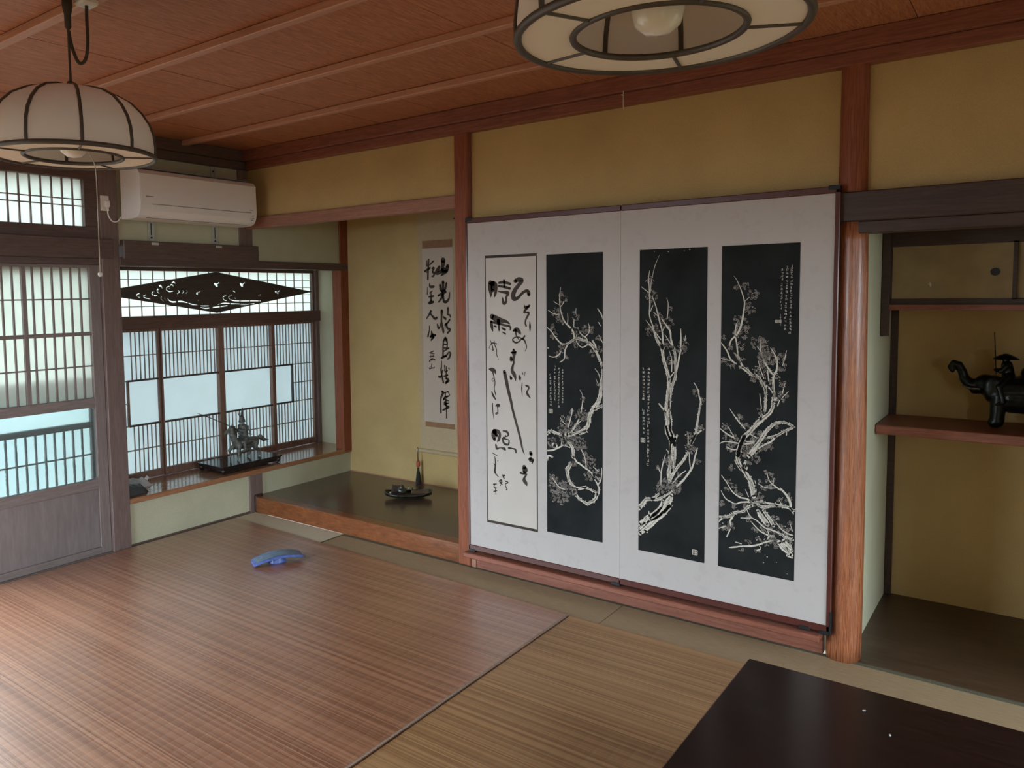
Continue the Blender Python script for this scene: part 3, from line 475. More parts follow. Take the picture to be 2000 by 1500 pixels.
# transom with the carved diamond
w2 = thing('window_2', 'transom grid with a carved diamond board of waves and plovers', 'window', (XW, 0.03, 1.413), kind='structure')
bm = B()
box(bm, XW-0.022, XW+0.012, -0.952, 0.997, 1.720, 1.752, 0.002); box(bm, XW-0.022, XW+0.012, 0.980, 0.997, 1.413, 1.720, 0.002)
box(bm, XW-0.022, XW+0.012, -0.952, -0.935, 1.413, 1.720, 0.002)
put('transom_frame', bm, M['shoji_y'], w2)
vb = boxm(0.008, 0.0050, 1.720-1.413, 'lattice_bar', M['kumiko'])
y = 0.980-0.0915
while y > -0.93:
    place('lattice_bar', vb, (XW-0.008, y, (1.413+1.720)/2), w2); y -= 0.0915
for z in (1.661, 1.603, 1.545, 1.478):
    put('cross_bar', box(B(), XW-0.014, XW-0.003, -0.935, 0.980, z-0.0025, z+0.0025), M['kumiko'], w2)
put('pane', box(B(), XW-0.0205, XW-0.019, -0.935, 0.980, 1.413, 1.720), M['paper_ranma'], w2)
def inside(p, poly):
    c = False; j = len(poly)-1
    for i in range(len(poly)):
        a, b = poly[i], poly[j]
        if (a[1] > p[1]) != (b[1] > p[1]) and p[0] < (b[0]-a[0])*(p[1]-a[1])/(b[1]-a[1])+a[0]: c = not c
        j = i
    return c
dia = [(0.025, 1.7195), (-0.935, 1.573), (0.025, 1.420), (0.980, 1.568)]
holes = []
for st in parse(CUT):
    c, L, R = ribbon(st, 4); holes.append(L + R[::-1])
vv = [Vector(p) for p in dia]; ee = [(i, (i+1) % 4) for i in range(4)]
for h in holes:
    s = len(vv); vv += [Vector(p) for p in h]; ee += [(s+i, s+(i+1) % len(h)) for i in range(len(h))]
rv, re_, rf, _, _, _ = geometry.delaunay_2d_cdt(vv, ee, [], 0, 1e-5)
bm = B(); bv = [bm.verts.new((XW+0.006, p[0], p[1])) for p in rv]
for f in rf:
    c = sum((rv[i] for i in f), Vector((0, 0)))/len(f)
    if inside(c, dia) and not any(inside(c, h) for h in holes): bm.faces.new([bv[i] for i in f])
bmesh.ops.delete(bm, geom=[v for v in bm.verts if not v.link_faces], context='VERTS')
o = put('carved_board', bm, M['carved'], w2, label='dark diamond board pierced with waves and birds')
sm = o.modifiers.new('thick', 'SOLIDIFY'); sm.thickness = 0.010; sm.offset = 0; bake(o)

# ------------------------------------------------------------------ lattice door beside the bay
d1 = thing('door_1', 'tall sliding lattice door with frosted glass and wooden lower panel', 'door', (-0.03, -1.54, 0.004), kind='structure')
DX0, DX1 = -0.045, -0.012; DA, DB = -1.998, -1.085
for (a, b) in ((DB-0.065, DB), (DA, DA+0.065)): put('stile', box(B(), DX0, DX1, a, b, 0.005, 1.734, 0.002), M['doorwood'], d1)
for z0, z1 in ((1.716, 1.734), (0.893, 0.950), (0.402, 0.462), (0.005, 0.046)): put('rail', box(B(), DX0, DX1, DA+0.065, DB-0.065, z0, z1, 0.002), M['doorwood_y'], d1)
# rounded corners of the lower light
for ys, s in ((DB-0.065, -1), (DA+0.065, 1)):
    for zc, sz in ((0.893, -1), (0.462, 1)):
        bm = B()
        pts = [(ys, zc)] + [(ys+s*0.022*(1-math.cos(t)), zc+sz*0.022*(1-math.sin(t))) for t in [math.pi/2*q/5 for q in range(6)]]
        f0 = [bm.verts.new((DX1-0.003, p[0], p[1])) for p in pts]; f1 = [bm.verts.new((DX0+0.003, p[0], p[1])) for p in pts]
        bm.faces.new(f0); bm.faces.new(f1[::-1])
        for q in range(len(pts)): bm.faces.new((f0[q], f0[q-1], f1[q-1], f1[q]))
        put('corner_fillet', bm, M['doorwood_y'], d1)
put('lower_panel', box(B(), DX0+0.008, DX1-0.010, DA+0.065, DB-0.065, 0.046, 0.402, 0.002), M['doorpanel'], d1)
vb = boxm(0.014, 0.0085, 1.716-0.950, 'lattice_bar', M['doorwood'])
y = -1.150-0.0545
while y > DA+0.07:
    if abs(y+1.525) > 0.02: place('lattice_bar', vb, (DX1-0.012, y, (1.716+0.950)/2), d1)
    y -= 0.0545
put('wide_bar', box(B(), DX1-0.024, DX1-0.003, -1.538, -1.514, 0.950, 1.716, 0.001), M['doorwood'], d1)
for z, h in ((1.534, 0.004), (1.331, 0.011), (1.140, 0.004)):
    put('cross_bar', box(B(), DX1-0.018, DX1-0.004, DA+0.065, DB-0.065, z-h, z+h), M['doorwood_y'], d1)
put('upper_pane', box(B(), DX0+0.006, DX0+0.008, DA+0.06, DB-0.06, 0.94, 1.72), M['doorglass'], d1)
put('lower_pane', box(B(), DX0+0.012, DX0+0.015, DA+0.06, DB-0.06, 0.455, 0.90), M['wavyglass'], d1)
# the outer leaf seen blurred through it
d2 = thing('door_2', 'outer lattice leaf seen blurred through the door glass', 'door', (-0.085, -1.56, 0.004), kind='structure')
bm = B()
box(bm, -0.10, -0.072, -2.0, -1.93, 0.005, 1.734, 0.002); box(bm, -0.10, -0.072, -1.15, -1.085, 0.005, 1.734, 0.002)
for a, b in ((1.04, 1.085), (0.765, 0.80), (0.005, 0.06), (1.70, 1.734)): box(bm, -0.10, -0.072, -1.93, -1.15, a, b, 0.002)
put('leaf_frame', bm, M['doorwood_y'], d2)
vb = boxm(0.014, 0.0085, 0.705, 'lattice_bar', M['doorwood'])
y = -1.205
while y > -1.93: place('lattice_bar', vb, (-0.082, y, 0.4125), d2); y -= 0.0545
put('cross_bar', box(B(), -0.09, -0.076, -1.93, -1.15, 0.60, 0.608), M['doorwood_y'], d2)
put('pane', box(B(), -0.097, -0.095, -1.93, -1.15, 0.06, 0.765), M['outerglass'], d2)
put('pane', box(B(), -0.097, -0.095, -1.93, -1.15, 0.80, 1.04), M['outerglass'], d2)
# transom over the door
w3 = thing('window_3', 'transom of thin vertical bars above the lattice door', 'window', (-0.03, -1.9, 1.955), kind='structure')
for a, b in ((-1.170, -1.083), (-2.70, -2.64)): put('transom_stile', box(B(), -0.05, 0.004, a, b, 1.955, 2.226, 0.002), M['beam_y'], w3)
vb = boxm(0.012, 0.0075, 2.226-1.955, 'lattice_bar', M['doorwood'])
y = -1.168-0.0602
while y > -2.63: place('lattice_bar', vb, (-0.018, y, (1.955+2.226)/2), w3); y -= 0.0602
for z in (2.109, 2.072): put('cross_bar', box(B(), -0.024, -0.013, -2.64, -1.170, z-0.003, z+0.003), M['doorwood_y'], w3)
put('pane', box(B(), -0.030, -0.0285, -2.64, -1.170, 1.955, 2.226), M['paper_ranma'], w3)

# ------------------------------------------------------------------ alcove wall (y = 0) and tokonoma
YB = 0.990
bm = B()
box(bm, -0.10, 1.86, YB, YB+0.08, -0.05, 2.6)
put('wall_alcove_back', bm, M['plaster'], kind='structure', label='sandy plaster back wall of the scroll alcove', cat='wall')
put('ceiling_alcove', box(B(), -0.1, 1.86, 0.05, YB, 2.53, 2.58), M['dark_x'], kind='structure', label='dark board ceiling of the scroll alcove', cat='ceiling')
bm = B()
box(bm, 0.0, 1.815, 0.012, 0.05, 2.05, 2.50)                 # over the drop lintel
box(bm, 1.905, 3.76, 0.022, 0.08, 0.110, 2.50)               # behind the folding screen
box(bm, 3.79, RX+.1, 0.022, 0.08, 1.85, 2.50); box(bm, 4.80, RX+.1, 0.022, 0.08, -0.05, 1.85)               # over the shelf alcove
put('wall_right', bm, M['plaster'], kind='structure', label='sandy ochre plaster wall behind the folding screen', cat='wall')
bm = B(); box(bm, 1.83, 1.88, 0.06, YB+0.05, -0.05, 2.55); put('wall_alcove_partition', bm, M['plaster'], kind='structure', label='plaster partition at the right side of the scroll alcove', cat='wall')
put('wall_shelf_alcove_side', box(B(), 3.76, 3.80, 0.07, 0.90, -0.05, 1.80), M['plaster_pale'], kind='structure', label='pale plaster side wall inside the shelf alcove', cat='wall')
put('wall_shelf_alcove_back', box(B(), 3.76, RX+.1, 0.90, 0.96, -0.05, 2.0), M['plaster'], kind='structure', label='dim ochre plaster back wall of the shelf alcove', cat='wall')
put('alcove_lintel', box(B(), 0.0, 1.815, -0.012, 0.05, 2.004, 2.078, 0.003), M['oto'], label='pinkish wooden drop lintel above the scroll alcove', cat='beam', base=(0.9, 0.02, 2.004))
# tokonoma floor and sill
put('alcove_floor', box(B(), -0.004, 1.86, 0.02, YB, 0.03, 0.112), M['tokofloor'], kind='structure', label='polished dark board floor of the raised scroll alcove', cat='floor')
put('alcove_sill', box(B(), 0.0, 1.815, -0.008, 0.075, 0.0, 0.114, 0.004), M['kamachi'], label='glossy orange-brown front sill of the raised alcove', cat='sill', base=(0.9, 0.03, 0))
put('sill_end_cap', box(B(), 0.0, 0.03, -0.014, 0.06, 0.0, 0.125, 0.008), M['dark_x'], label='small dark end block where alcove sill meets post', cat='block', base=(0.015, 0.02, 0))
put('trim_19', box(B(), 0.0, 1.86, 0.980, YB, 0.112, 0.1175, 0.001), M['batten'], kind='structure', label='thin pale strip along the back of the alcove floor', cat='trim')
# squared pillar with carved grain
bm = B(); box(bm, 1.815, 1.903, -0.020, 0.075, 0.0, 2.44, 0.006)
put('alcove_pillar', bm, M['pillar'], label='squared red cedar pillar left of the folding screen', cat='pillar', base=(1.859, 0.03, 0))
# round polished log pillar
bm = B(); prof = []; rr = random.Random(11)
nseg = 40
rings = []
for i in range(25):
    z = 1.80*i/24; r = 0.066 - 0.010*(z/1.8)
    ring = []
    for k in range(nseg):
        a = 2*math.pi*k/nseg
        q = r*(1 + 0.012*math.sin(a*5+z*1.5) + 0.010*math.sin(a*9-z*2.1))
        ring.append(bm.verts.new((3.775+0.004*math.sin(z*2)+q*math.cos(a), 0.018+q*math.sin(a), z)))
    rings.append(ring)
for i in range(24):
    for k in range(nseg): bm.faces.new((rings[i][k], rings[i][(k+1)%nseg], rings[i+1][(k+1)%nseg], rings[i+1][k]))
bm.faces.new(rings[0][::-1]); bm.faces.new(rings[-1])
lp = thing('log_pillar', 'round polished log pillar right of the folding screen', 'pillar', (3.775, 0.018, 0))
put('log_shaft', bm, M['log'], lp, smooth=True)
bm = B(); tube(bm, [(3.772, 0.018, 1.80), (3.772, 0.018, 2.44)], [0.052, 0.050], 24)
put('upper_shaft', bm, M['pillar'], lp, smooth=False)
# base under the folding screen
bp_ = thing('screen_plinth', 'long low wooden plinth below the folding screen', 'plinth', (2.8, 0, 0))
put('front_board', box(B(), 1.935, 3.705, -0.012, 0.08, 0.0, 0.080, 0.002), M['red_y'] if False else M['red_x'], bp_)
put('ledge_board', box(B(), 1.906, 3.706, -0.100, 0.08, 0.080, 0.107, 0.004), M['red_x'], bp_)
put('end_block', box(B(), 1.905, 1.935, -0.016, 0.06, 0.0, 0.080, 0.002), M['oto'], bp_)

# right shelf alcove
put('trim_20', box(B(), 3.735, RX, -0.045, 0.06, 1.795, 1.912, 0.004), M['dark_x'], kind='structure', label='broad dark lintel beam over the shelf alcove', cat='beam')
put('trim_21', box(B(), 3.775, RX, -0.030, 0.06, 1.748, 1.795, 0.003), M['dark_x'], kind='structure', label='narrow dark rail under the shelf alcove lintel', cat='beam')
put('floor_shelf_alcove', box(B(), 3.80, 4.80, -0.004, 0.90, -0.04, 0.004), M['alcfloor'], kind='structure', label='dull dark board floor of the shelf alcove', cat='floor')
put('ceiling_shelf_alcove', box(B(), 3.76, RX+.1, 0.06, 0.96, 1.80, 1.86), M['dark_x'], kind='structure', label='dark ceiling of the shelf alcove', cat='ceiling')
put('trim_23', box(B(), 4.73, 4.83, -0.02, 0.08, 0.0, 2.44, 0.003), M['post'], kind='structure', label='square post at the right end of the shelf alcove', cat='post')
put('trim_22', box(B(), 3.80, 3.83, 0.872, 0.90, 0.004, 1.80, 0.002), M['dark_x'], kind='structure', label='thin dark corner post at the back of the shelf alcove', cat='post')
put('wall_shelf_alcove_end', box(B(), 4.74, 4.82, 0.03, 0.96, -0.05, 2.0), M['plaster'], kind='structure', label='plaster end wall of the shelf alcove', cat='wall')

# the unseen sides of the room: open doorways behind the viewer and at the right
bm = B()
box(bm, 1.95, RX+.1, RY-0.1, RY, -0.05, 2.5); box(bm, -0.1, 0.15, RY-0.1, RY, -0.05, 2.5); box(bm, 0.15, 1.95, RY-0.1, RY, 1.90, 2.5)
put('wall_near', bm, M['plaster'], kind='structure', label='plaster wall with a doorway behind the viewer', cat='wall')
bm = B()
box(bm, RX, RX+0.1, -0.30, 0.0, -0.05, 2.5); box(bm, RX, RX+0.1, -3.55, -1.30, -0.05, 2.5); box(bm, RX, RX+0.1, -1.30, -0.30, 1.77, 2.5)
box(bm, RX, RX+0.1, RY-0.1, -4.35, -0.05, 2.5); box(bm, RX, RX+0.1, -4.35, -3.55, 2.05, 2.5)
put('wall_far_right', bm, M['plaster'], kind='structure', label='plaster wall with an open doorway at the right', cat='wall')

# ------------------------------------------------------------------ folding screen with four mounted sheets
def fabric_mat():
    mt, nt, p = nodes('screen_silk')
    f = noise(nt, coord(nt, (60, 1, 400)), 3, 3); g = noise(nt, coord(nt), 1.6, 4); s_ = noise(nt, coord(nt), 14, 2, 0.8)
    mx = N(nt, 'ShaderNodeMix', data_type='RGBA'); mx.inputs['Factor'].default_value = 0.35
    nt.links.new(ramp(nt, f, [(0.3, (0.46, 0.425, 0.42, 1)), (0.7, (0.53, 0.49, 0.485, 1))]), mx.inputs['A'])
    nt.links.new(ramp(nt, g, [(0.3, (0.44, 0.405, 0.40, 1)), (0.7, (0.54, 0.50, 0.495, 1))]), mx.inputs['B'])
    m2 = N(nt, 'ShaderNodeMix', data_type='RGBA', blend_type='MULTIPLY'); m2.inputs['Factor'].default_value = 0.10
    nt.links.new(mx.outputs['Result'], m2.inputs['A']); nt.links.new(ramp(nt, s_, [(0.35, (0.5, 0.45, 0.45, 1)), (0.45, (1, 1, 1, 1))]), m2.inputs['B'])
    nt.links.new(m2.outputs['Result'], p.inputs['Base Color'])
    p.inputs['Roughness'].default_value = 0.8; p.inputs['Specular IOR Level'].default_value = 0.2
    bump(nt, p, f, 0.08, 0.001); return mt
M['silk'] = fabric_mat()
M['lacquer'] = plain('oxblood_lacquer', (0.085, 0.022, 0.018, 1), 0.25, var=0.05)
M['iron'] = plain('dark_iron', (0.03, 0.03, 0.033, 1), 0.45, 0.7)
M['white_paper'] = plain('white_calligraphy_paper', (0.53, 0.485, 0.455, 1), 0.85, var=0.02, nscale=5)
M['rub_black'] = plain('black_rubbing_paper', (0.0165, 0.0185, 0.0195, 1), 0.85, var=0.15, nscale=6, spec=0.12)
M['ink'] = plain('black_ink', (0.062, 0.050, 0.044, 1), 0.85, var=0.15, spec=0.1)
M['rub_white'] = plain('rubbing_white', (0.60, 0.56, 0.50, 1), 0.8, var=0.06, nscale=60)
M['rub_grey'] = plain('rubbing_grey', (0.33, 0.29, 0.265, 1), 0.8, var=0.12, nscale=80)
YS = -0.0635
sc_ = thing('folding_screen', 'two-panel folding screen with calligraphy and three white plum rubbings', 'screen', (2.83, -0.05, 0.107))
SX0, SXM, SX1, SZ0, SZ1 = 1.922, 2.8165, 3.742, 0.118, 1.925
for a, b in ((SX0, SXM-0.0006), (SXM+0.0006, SX1)):
    put('silk_panel', box(B(), a+0.012 if a < 2 else a, b if b < 3 else b-0.016, YS+0.0, YS+0.018, SZ0+0.02, SZ1-0.014), M['silk'], sc_)

bm = B()
put('side_rim', box(bm, SX0, SX0+0.012, YS-0.004, YS+0.020, SZ0, SZ1, 0.002), M['lacquer'], sc_)
put('side_rim', box(B(), SX1-0.018, SX1, YS-0.004, YS+0.020, SZ0, SZ1, 0.003), M['lacquer'], sc_)
for a, b in ((SX0, SXM-0.0015), (SXM+0.0015, SX1)):
    put('top_rim', box(B(), a, b, YS-0.004, YS+0.020, SZ1-0.016, SZ1+0.012, 0.003), M['lacquer'], sc_)
    put('bottom_rim', box(B(), a, b, YS-0.004, YS+0.020, SZ0, SZ0+0.030, 0.003), M['lacquer'], sc_)

for x, z in ((SX0+0.022, SZ1+0.006), (SX1-0.022, SZ1+0.006), (SX0+0.022, SZ0-0.002), (SX1-0.022, SZ0-0.002), (SXM-0.02, SZ0-0.002), (SX1-0.10, SZ0-0.0)):
    put('metal_fitting', box(B(), x-0.022, x+0.022, YS-0.006, YS+0.022, z-0.009, z+0.010, 0.003), M['iron'], sc_)
put('metal_fitting', box(B(), SX1-0.006, SX1+0.002, YS-0.006, YS+0.022, SZ0-0.008, SZ0+0.09, 0.001), M['iron'], sc_)
PZ0, PZ1 = 0.307, 1.723
panels = [(2.052, 2.357), (2.418, 2.726), (2.911, 3.223), (3.285, 3.599)]
# first sheet: white paper edged in black
bm = B(); box(bm, panels[0][0]-0.006, panels[0][1]+0.006, YS-0.0008, YS+0.001, PZ0-0.014, PZ1+0.010)
put('sheet_edging', bm, M['ink'], sc_)
bm = B(); box(bm, panels[0][0], panels[0][1], YS-0.0014, YS+0.001, PZ0, PZ1-0.004)
sh = put('calligraphy_sheet', bm, M['white_paper'], sc_, label='white paper strip of bold black brush calligraphy')
rn = random.Random(5)
for gl in POEM.split('/'):
    bm = B()
    for st in parse(gl): ink(bm, [(x, z, w*1.18) for x, z, w in st], YS-0.0018, 6, 0.03, rn)
    put('brush_character', bm, M['ink'], sh)
# three rubbings
def blossom(bm, x, z, s, rn, y, clip):
    n = 5; a0 = rn.uniform(0, 6.28)
    kind = rn.random()
    if kind < 0.45:
        for k in range(n):                                   # outlined petals
            a = a0+2*math.pi*k/n; cx, cz = x+math.cos(a)*s*0.6, z+math.sin(a)*s*0.6; r = s*0.52
            pts = [(cx+r*math.cos(t), cz+r*math.sin(t), s*0.26) for t in [a-2.0+4.0*q/5 for q in range(6)]]
            ink(bm, pts, y, 1, 0, None, clip, False)
    elif kind < 0.75:
        a = a0; pts = [(x+math.cos(a)*s*t, z+math.sin(a)*s*t+0.3*s*math.sin(t*2), s*0.35) for t in (-1.3, -0.4, 0.4, 1.3)]
        ink(bm, pts, y, 2, 0.2, rn, clip, False)
    else:
        disc(bm, x, z, s*rn.uniform(0.4, 0.75), y, 7, clip)
def column(bm, x0, z0, x1, z1, w, rn, y):
    L = abs(z1-z0); n = max(2, int(L/(w*1.15)))
    for k in range(n):
        cx = x0+(x1-x0)*(k+.5)/n; cz = z0+(z1-z0)*(k+.5)/n; h = L/n*0.40; q = w*0.42
        for s in range(rn.randint(3, 5)):
            if rn.random() < 0.5:
                zz = cz+rn.uniform(-h, h); pts = [(cx-q*rn.uniform(.3, 1), zz, w*.10), (cx+q*rn.uniform(.3, 1), zz+h*rn.uniform(-.2, .3), w*.13)]
            else:
                xx = cx+rn.uniform(-q, q)*.7; pts = [(xx, cz+h*rn.uniform(.3, 1), w*.13), (xx+q*rn.uniform(-.4, .4), cz-h*rn.uniform(.3, 1), w*.10)]
            ink(bm, pts, y, 1, 0, None, None, False)
for i, (tree, cl, dots, ins, seal, lab) in enumerate(((TREEB, CLB, DOTB, INSB, SEALB, 'black rubbing of a plum branch looping down the right edge'),
        (TREEC, CLC, DOTC, INSC, SEALC, 'black rubbing of an upright plum trunk leaning from the lower left'),
        (TREED, CLD, DOTD, INSD, SEALD, 'black rubbing of a gnarled plum rooted at the lower right'))):
    a, b = panels[i+1]; rn = random.Random(20+i); clip = (a+0.001, b-0.001, PZ0+0.002, PZ1-0.002)
    sh = put('rubbing_sheet', box(B(), a, b, YS-0.0012, YS+0.001, PZ0, PZ1), M['rub_black'], sc_, label=lab)
    bm = B()
    for x, z, r in cl:                                         # blossom clusters
        x, z, r = x*1e-4, z*1e-4, r*1e-4
        n = int(5 + (r/0.008)**2*2.2)
        for k in range(n):
            t = r*math.sqrt(rn.random()); ang = rn.uniform(0, 6.28)
            blossom(bm, x+t*math.cos(ang), z+t*math.sin(ang), rn.uniform(0.0030, 0.0050), rn, YS-0.0015, clip)
    put('plum_blossom', bm, M['rub_grey'], sh, kind='stuff')
    bm = B(); dk = B()
    for st in parse(tree):
        ink(bm, st, YS-0.0018, 5, 0.16, rn, clip)
        if max(p[2] for p in st) > 0.010:                      # bark lines and spurs on the thick limbs
            c = catmull(st, 5)
            for k in range(1, len(c)-1):
                x, z, w = c[k]
                if w > 0.008:
                    if rn.random() < 0.5:
                        d = Vector((c[k+1][0]-c[k-1][0], c[k+1][1]-c[k-1][1])); d.normalize(); nrm = Vector((-d.y, d.x)); sgn = rn.choice((-1, 1))
                        p0 = Vector((x, z)) + nrm*w*0.4*sgn; p1 = p0 + nrm*sgn*rn.uniform(.003, .007) + d*rn.uniform(-.003, .003)
                        ink(bm, [(p0.x, p0.y, .0035), (p1.x, p1.y, .002)], YS-0.0018, 1, 0, None, clip, False)
                    if rn.random() < 0.8 and w > 0.007:
                        d = Vector((c[k+1][0]-c[k-1][0], c[k+1][1]-c[k-1][1])); d.normalize(); nrm = Vector((-d.y, d.x)); off = rn.uniform(-.25, .25)*w
                        p0 = Vector((x, z)) + nrm*off - d*.010; p1 = Vector((x, z)) + nrm*off + d*.010
                        ink(dk, [(p0.x, p0.y, .0008), (p1.x, p1.y, .0014)], YS-0.0021, 2, 0, None, clip, False)
    put('plum_tree', bm, M['rub_white'], sh)
    put('bark_lines', dk, M['rub_black'], sh, kind='stuff')
    bm = B()
    for q in ins: column(bm, *[v*1e-4 for v in q], rn, YS-0.0017)
    for x, z, s in seal:
        x, z, s = x*1e-4, z*1e-4, s*1e-4*0.5
        for k in range(4): ink(bm, [(x-s+2*s*k/3, z-s, s*.35), (x-s+2*s*k/3, z+s, s*.35)], YS-0.0017, 1, 0, None, None, False)
        for k in range(3): ink(bm, [(x-s, z-s+s*k, s*.3), (x+s, z-s+s*k, s*.3)], YS-0.0017, 1, 0, None, None, False)
    for x, z, s in dots: disc(bm, x*1e-4, z*1e-4, s*0.5e-4, YS-0.0017, 8, clip)
    put('inscription', bm, M['rub_white'], sh, kind='stuff')

# ------------------------------------------------------------------ hanging scroll
YT = 0.962
M['brocade'] = plain('beige_brocade', (0.47, 0.36, 0.22, 1), 0.8, var=0.02, nscale=60)
M['tan'] = plain('tan_strip', (0.27, 0.145, 0.075, 1), 0.8, var=0.05, nscale=50)
M['scroll_paper'] = plain('scroll_paper', (0.52, 0.43, 0.365, 1), 0.9, var=0.02, nscale=6)
M['ivory'] = plain('ivory_rod', (0.55, 0.48, 0.36, 1), 0.35)
M['shadow_ink'] = M['ink']
ks = thing('hanging_scroll', 'tall hanging scroll with two columns of black brush writing', 'scroll', (0.935, 0.97, 0.35))
bm = B(); box(bm, 0.750, 1.120, YT, YT+0.002, 0.385, 2.32); put('mount', bm, M['brocade'], ks)
put('upper_strip', box(B(), 0.798, 1.072, YT-0.0012, YT, 1.866, 1.922), M['tan'], ks); put('lower_strip', box(B(), 0.806, 1.076, YT-0.0012, YT, 0.556, 0.594), M['tan'], ks)
sp = put('writing_paper', box(B(), 0.796, 1.077, YT-0.001, YT, 0.594, 1.866), M['scroll_paper'], ks)
for gl in SCROLL.split('/'):
    bm = B()
    for st in parse(gl): ink(bm, [(x, z, w*1.2) for x, z, w in st], YT-0.0016, 5)
    put('brush_character', bm, M['ink'], sp)
bm = B(); 
M['seal'] = plain('faint_red_seal', (0.42, 0.34, 0.31, 1), 0.9)
for x, z in ((0.835, 1.00), (0.833, 0.955)):
    bm = B(); disc(bm, x, z, 0.008, YT-0.0014, 8); put('faint_seal', bm, M['seal'], sp)
bm = B(); tube(bm, [(0.750, YT-0.004, 0.372), (1.120, YT-0.004, 0.372)], 0.016, 14); put('rod', bm, M['brocade'], ks)
bm = B(); tube(bm, [(0.730, YT-0.004, 0.372), (0.750, YT-0.004, 0.372)], [0.017, 0.015], 14); put('rod_knob', bm, M['ivory'], ks)
bm = B(); tube(bm, [(1.120, YT-0.004, 0.372), (1.140, YT-0.004, 0.372)], [0.015, 0.017], 14); put('rod_knob', bm, M['ivory'], ks)
bm = B(); tube(bm, [(0.750, YT, 2.325), (1.120, YT, 2.325)], 0.012, 10); put('top_rod', bm, M['brocade'], ks)
bm = B(); tube(bm, [(0.84, YT, 2.33), (0.935, YT+0.01, 2.45), (1.03, YT, 2.33)], 0.002, 6); put('cord', bm, M['tan'], ks)
# scroll weight
tw = thing('scroll_weight', 'orange bead and dark tassel hanging from the scroll rod', 'tassel', (0.742, 0.945, 0.116))
bm = B(); tube(bm, [(0.7385, 0.944, 0.290), (0.7365, 0.944, 0.340), (0.7365, 0.940, 0.385), (0.742, 0.938, 0.393), (0.748, 0.940, 0.385), (0.7475, 0.944, 0.340), (0.7455, 0.944, 0.290)], 0.0022, 6)
put('loop', bm, plain('dark_cord', (0.04, 0.025, 0.02, 1), 0.8), tw)
bm = B(); lathe(bm, [(0.002, 0.0), (0.013, 0.004), (0.015, 0.025), (0.013, 0.046), (0.002, 0.050)], (0.742, 0.944, 0.242), 16)
put('bead', bm, plain('orange_lacquer_bead', (0.42, 0.10, 0.045, 1), 0.35), tw, smooth=True)
bm = B(); lathe(bm, [(0.003, 0.126), (0.009, 0.122), (0.010, 0.09), (0.017, 0.04), (0.020, 0.012), (0.019, 0.0), (0.001, 0.0)], (0.742, 0.944, 0.116), 18)
for k in range(18):
    a = 2*math.pi*k/18; tube(bm, [(0.742+0.010*math.cos(a), 0.944+0.010*math.sin(a), 0.21), (0.742+0.0185*math.cos(a), 0.944+0.0185*math.sin(a), 0.145), (0.742+0.0195*math.cos(a), 0.944+0.0195*math.sin(a), 0.117)], 0.002, 5)
put('tassel', bm, plain('black_silk_tassel', (0.022, 0.020, 0.018, 1), 0.8), tw)
# little black hook under the lintel
bm = B(); tube(bm, [(1.795, 0.02, 2.006), (1.795, 0.02, 1.965), (1.790, 0.02, 1.950), (1.780, 0.02, 1.953)], 0.004, 8)
put('iron_hook', bm, M['iron'], label='tiny black hook under the right end of the drop lintel', cat='hook', base=(1.795, 0.02, 1.95))

# ------------------------------------------------------------------ bronze boat ornament on the alcove floor
M['bronze'] = plain('dark_green_bronze', (0.030, 0.034, 0.030, 1), 0.32, 0.75, var=0.25, nscale=40)
M['bronze_light'] = plain('worn_bronze', (0.10, 0.105, 0.095, 1), 0.35, 0.7, var=0.25, nscale=40)
M['plumwood'] = plain('purple_brown_wood', (0.055, 0.030, 0.030, 1), 0.35, var=0.1)
bc = Vector((0.93, 0.60, 0.112)); ang = math.atan2(0.30, 0.22)
bo = thing('boat_ornament', 'dark bronze boat ornament with a small lidded pot', 'ornament', bc)
RZ = Matrix.Rotation(math.radians(38), 4, 'Z')
def loc2(bm):
    bm.transform(Matrix.Translation(bc) @ RZ); return bm
bm = B(); secs = []
for i in range(15):
    t = -1+2*i/14; w = 0.078*math.sqrt(max(0.0, 1-abs(t)**2.6))+0.006; lift = 0.018*abs(t)**3
    secs.append([bm.verts.new((t*0.165, w*math.cos(a)*(1 if k else 1), 0.004+lift+0.028*(1-math.sin(a)))) for k, a in enumerate([math.pi*q/10 for q in range(11)])])
for i in range(14):
    for k in range(10): bm.faces.new((secs[i][k], secs[i+1][k], secs[i+1][k+1], secs[i][k+1]))
for s in (secs[0], secs[-1]): bm.faces.new(s)
o = put('hull', loc2(bm), M['bronze'], bo, smooth=True)
sm = o.modifiers.new('t', 'SOLIDIFY'); sm.thickness = 0.004; bake(o)
bm = B(); pts = []
for i in range(40):
    a = 2*math.pi*i/40; t = math.cos(a); w = 0.080*math.sqrt(max(0, 1-abs(t)**2.6))+0.005
    pts.append((t*0.166, w*(1 if math.sin(a) >= 0 else -1), 0.034+0.018*abs(t)**3))
tube(bm, pts, 0.0035, 6, True); put('gunwale', loc2(bm), M['bronze_light'], bo, smooth=True)
bm = B(); box(bm, 0.02, 0.155, -0.045, 0.045, 0.036, 0.042, 0.002); box(bm, -0.14, -0.02, -0.05, 0.05, 0.030, 0.035, 0.002); put('deck', loc2(bm), M['plumwood'], bo)
bm = B(); lathe(bm, [(0.001, 0.0), (0.022, 0.002), (0.034, 0.014), (0.036, 0.024), (0.028, 0.036), (0.018, 0.041), (0.020, 0.044), (0.010, 0.050), (0.003, 0.052), (0.005, 0.058), (0.0045, 0.064), (0.001, 0.066)], (-0.045, -0.005, 0.034), 24)
pot = put('pot', loc2(bm), M['bronze_light'], bo, smooth=True)
bm = B(); tube(bm, [(-0.012, -0.005, 0.055), (0.003, -0.005, 0.064), (0.010, -0.005, 0.078)], [0.006, 0.0045, 0.0035], 8); put('spout', loc2(bm), M['bronze_light'], pot)
